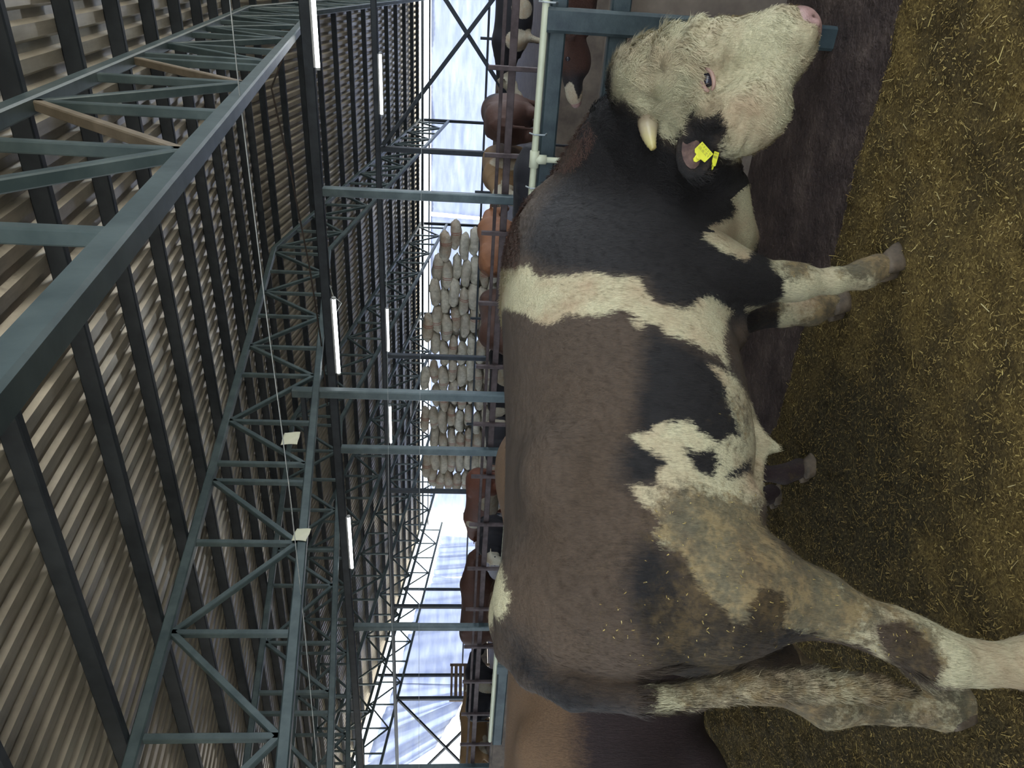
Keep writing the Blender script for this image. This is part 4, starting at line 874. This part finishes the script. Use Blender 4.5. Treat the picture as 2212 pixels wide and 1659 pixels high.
# the brown one standing close behind the bull
c2 = toW(np.array([.60-S0, 3.10-L0, 0]))
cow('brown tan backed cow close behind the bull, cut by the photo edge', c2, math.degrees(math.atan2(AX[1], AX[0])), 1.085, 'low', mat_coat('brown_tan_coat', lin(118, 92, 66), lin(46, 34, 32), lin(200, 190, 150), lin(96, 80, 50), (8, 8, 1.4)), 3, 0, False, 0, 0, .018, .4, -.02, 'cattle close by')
bc = [o for o in C.objects if o.name.startswith('cow') and o.type == 'EMPTY'][-1]
for ch in bc.children:
    if ch.name.startswith('body'):
        vv = np.zeros(len(ch.data.vertices)*3, np.float32); ch.data.vertices.foreach_get('co', vv); vv = vv.reshape(-1, 3)
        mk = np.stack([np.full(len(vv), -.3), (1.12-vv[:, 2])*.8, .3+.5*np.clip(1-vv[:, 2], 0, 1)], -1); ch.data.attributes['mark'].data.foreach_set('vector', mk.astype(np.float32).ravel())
cow('brown cow with black and white muzzle, head over the trough behind the pen fence', (onY(1240, 222, 6.0)[0]+1.80, 6.0, 0), 181, 1.0, 'reach', MAT['c_dark'], 21, 1, False, 2, 0, .020, .2, -.06, 'cattle close by')
cow('dark brown cow seen from behind, farthest right at the far fence', (-2.05, 12.3), 92, 1.05, 'mid', MAT['c_dark'], 5, 0, False, 1)
cow('white headed spotted cow beside the dark brown one at the far fence', (-.5, 14.6), 186, .92, 'mid', MAT['c_black'], 6, 6, True)
cow('tan and white cow with a white face looking over the far fence', (-2.95, 12.6), -88, 1.02, 'mid', MAT['c_tan'], 9, 4, True, 0, -.3)
cow('black cow half hidden behind the neck of the bull', (-2.4, 8.0), 176, .86, 'low', MAT['c_black'], 11, 0)
cow('orange tan cow in front of the sacks', (-4.75, 13.7), 80, 1.02, 'mid', MAT['c_orange'], 12, 1)
cow('dark brown cow left of the orange one in front of the sacks', (-5.5, 11.9), -92, 1.0, 'low', MAT['c_brown'], 13, 0)
cow('black and white cow low behind the post, right of the sacks middle', (-7.0, 12.2), 4, .82, 'low', MAT['c_black'], 14, 6)
cow('black and white cow low behind the back of the bull, under the left sacks', (-8.6, 12.4), 95, .82, 'low', MAT['c_black'], 15, 7)
cow('red brown and white cow by the bright corner gap', (-11.3, 13.8), 170, 1.08, 'mid', MAT['c_red'], 16, 6)
cow('white headed cow between the red brown and the large brown cow', (-10.6, 11.7), -70, .88, 'mid', MAT['c_black'], 17, 3, True)
cow('large plain brown cow standing sideways at the far fence', (-13.2, 12.0), 8, 1.12, 'mid', MAT['c_brown'], 18, 0)
cow('black and white cow in front of the slatted gate', (-16.5, 12.2), 95, .95, 'mid', MAT['c_black'], 19, 6, False)
cow('pale tan cow against the bright opening on the far left', (-18.8, 12.4), 85, 1.02, 'mid', MAT['c_tan'], 20, 4, True)

# ------------------------------------------------------------ stacked sacks
def sack_mesh(name, seed):
    g = np.random.default_rng(seed); nu, nv = 30, 22; v = []
    ph = g.uniform(0, 6, 8); Lx, Ry, Rz = .53, .27, .176
    for i in range(nu+1):
        u = -1+2*i/nu; e = (1-abs(u)**3.2)**.55 if abs(u) < 1 else 0
        pinch = 1-.55*np.exp(-((abs(u)-.90)/.06)**2)*(1 if u > 0 else .2)
        e = max(e, .22 if u > .9 else .02)*(.5+.5*pinch)
        for j in range(nv):
            a = 2*math.pi*j/nv; c, s_ = math.cos(a), math.sin(a); c = math.copysign(abs(c)**.8, c); s_ = math.copysign(abs(s_)**.8, s_)
            wr = 1+.05*math.sin(3*a+ph[0]+u*4)+.04*math.sin(7*a+ph[1]-u*9)*abs(u)+.03*math.sin(u*11+ph[2])+.06*math.sin(11*a+ph[3])*max(0, abs(u)-.6)*2
            v.append((u*Lx+.02*math.sin(a*2+ph[4]), Ry*e*c*wr+.04*math.sin(u*2.2+ph[5]), Rz*e*s_*wr+.02*math.sin(u*3+ph[6])))
    f = [(i*nv+j, i*nv+(j+1) % nv, (i+1)*nv+(j+1) % nv, (i+1)*nv+j) for i in range(nu) for j in range(nv)]+[tuple(range(nv-1, -1, -1)), tuple(range(nu*nv, (nu+1)*nv))]
    me = bpy.data.meshes.new(name); me.from_pydata([tuple(map(float, q)) for q in v], [], f); me.polygons.foreach_set('use_smooth', np.ones(len(me.polygons), bool)); me.materials.append(MAT['sack']); return me
SM = [sack_mesh('sack', i) for i in range(5)]
SY = 23.6
cols = []; x = -8.4
g = np.random.default_rng(4)
xs_ = np.arange(-8.2, -19.4, -1.03)
side = ['nearest the right end', 'right part', 'middle part', 'left part', 'nearest the left end']
cnt = 0
for ci, xc in enumerate(xs_):
    nrow = [7, 8, 8, 9, 8, 9, 8, 9, 8, 9, 8, 7][min(ci, 11)]
    z = .16+g.uniform(0, .1)-.06
    ri = 0
    while ri < nrow:
        o = bpy.data.objects.new('feed_sack', SM[g.integers(5)]); C.objects.link(o)
        up_end = False
        o.location = (xc+g.uniform(-.12, .12)+(.4 if ri % 2 else 0)*.6, SY+g.uniform(-.12, .12), z+(.12 if up_end else 0))
        o.rotation_euler = (g.uniform(-.15, .15), g.uniform(-.05, .05)+(g.uniform(.5, 1.0)*g.choice([-1, 1]) if up_end else 0), g.choice([0, math.pi])+g.uniform(-.12, .12))
        k_ = g.uniform(.94, 1.08); o.scale = (k_*.99, k_, k_*g.uniform(.92, 1.1))
        z += .335*g.uniform(.95, 1.04)+(.14 if up_end else 0)
        hts = ['bottom', 'second', 'third', 'fourth', 'fifth', 'sixth', 'seventh', 'eighth', 'ninth', 'tenth'][ri]
        o['label'] = f'off white feed sack, {hts} from the ground in the {["first","second","third","fourth","fifth","sixth","seventh","eighth","ninth","tenth","eleventh","twelfth"][ci]} pile from the right'
        o['category'] = 'sack'; o['group'] = 'woven feed sacks stacked behind the far cattle'; ri += 1; cnt += 1
# a second row behind keeps the stack deep
for ci, xc in enumerate(xs_[1:-1]):
    for ri in (1, 2, 3, 4, 5, 6):
        o = bpy.data.objects.new('feed_sack', SM[g.integers(5)]); C.objects.link(o); o.location = (xc-.4, SY+.52, .1+ri*.345); o.rotation_euler = (0, 0, g.uniform(-.1, .1)+math.pi*g.integers(2))
        o['label'] = f'off white feed sack in the back row, behind pile {["two","three","four","five","six","seven","eight","nine","ten","eleven","twelve"][ci]}, {["second","third","fourth","fifth","sixth","seventh"][ri-1]} from the ground'; o['category'] = 'sack'; o['group'] = 'woven feed sacks stacked behind the far cattle'
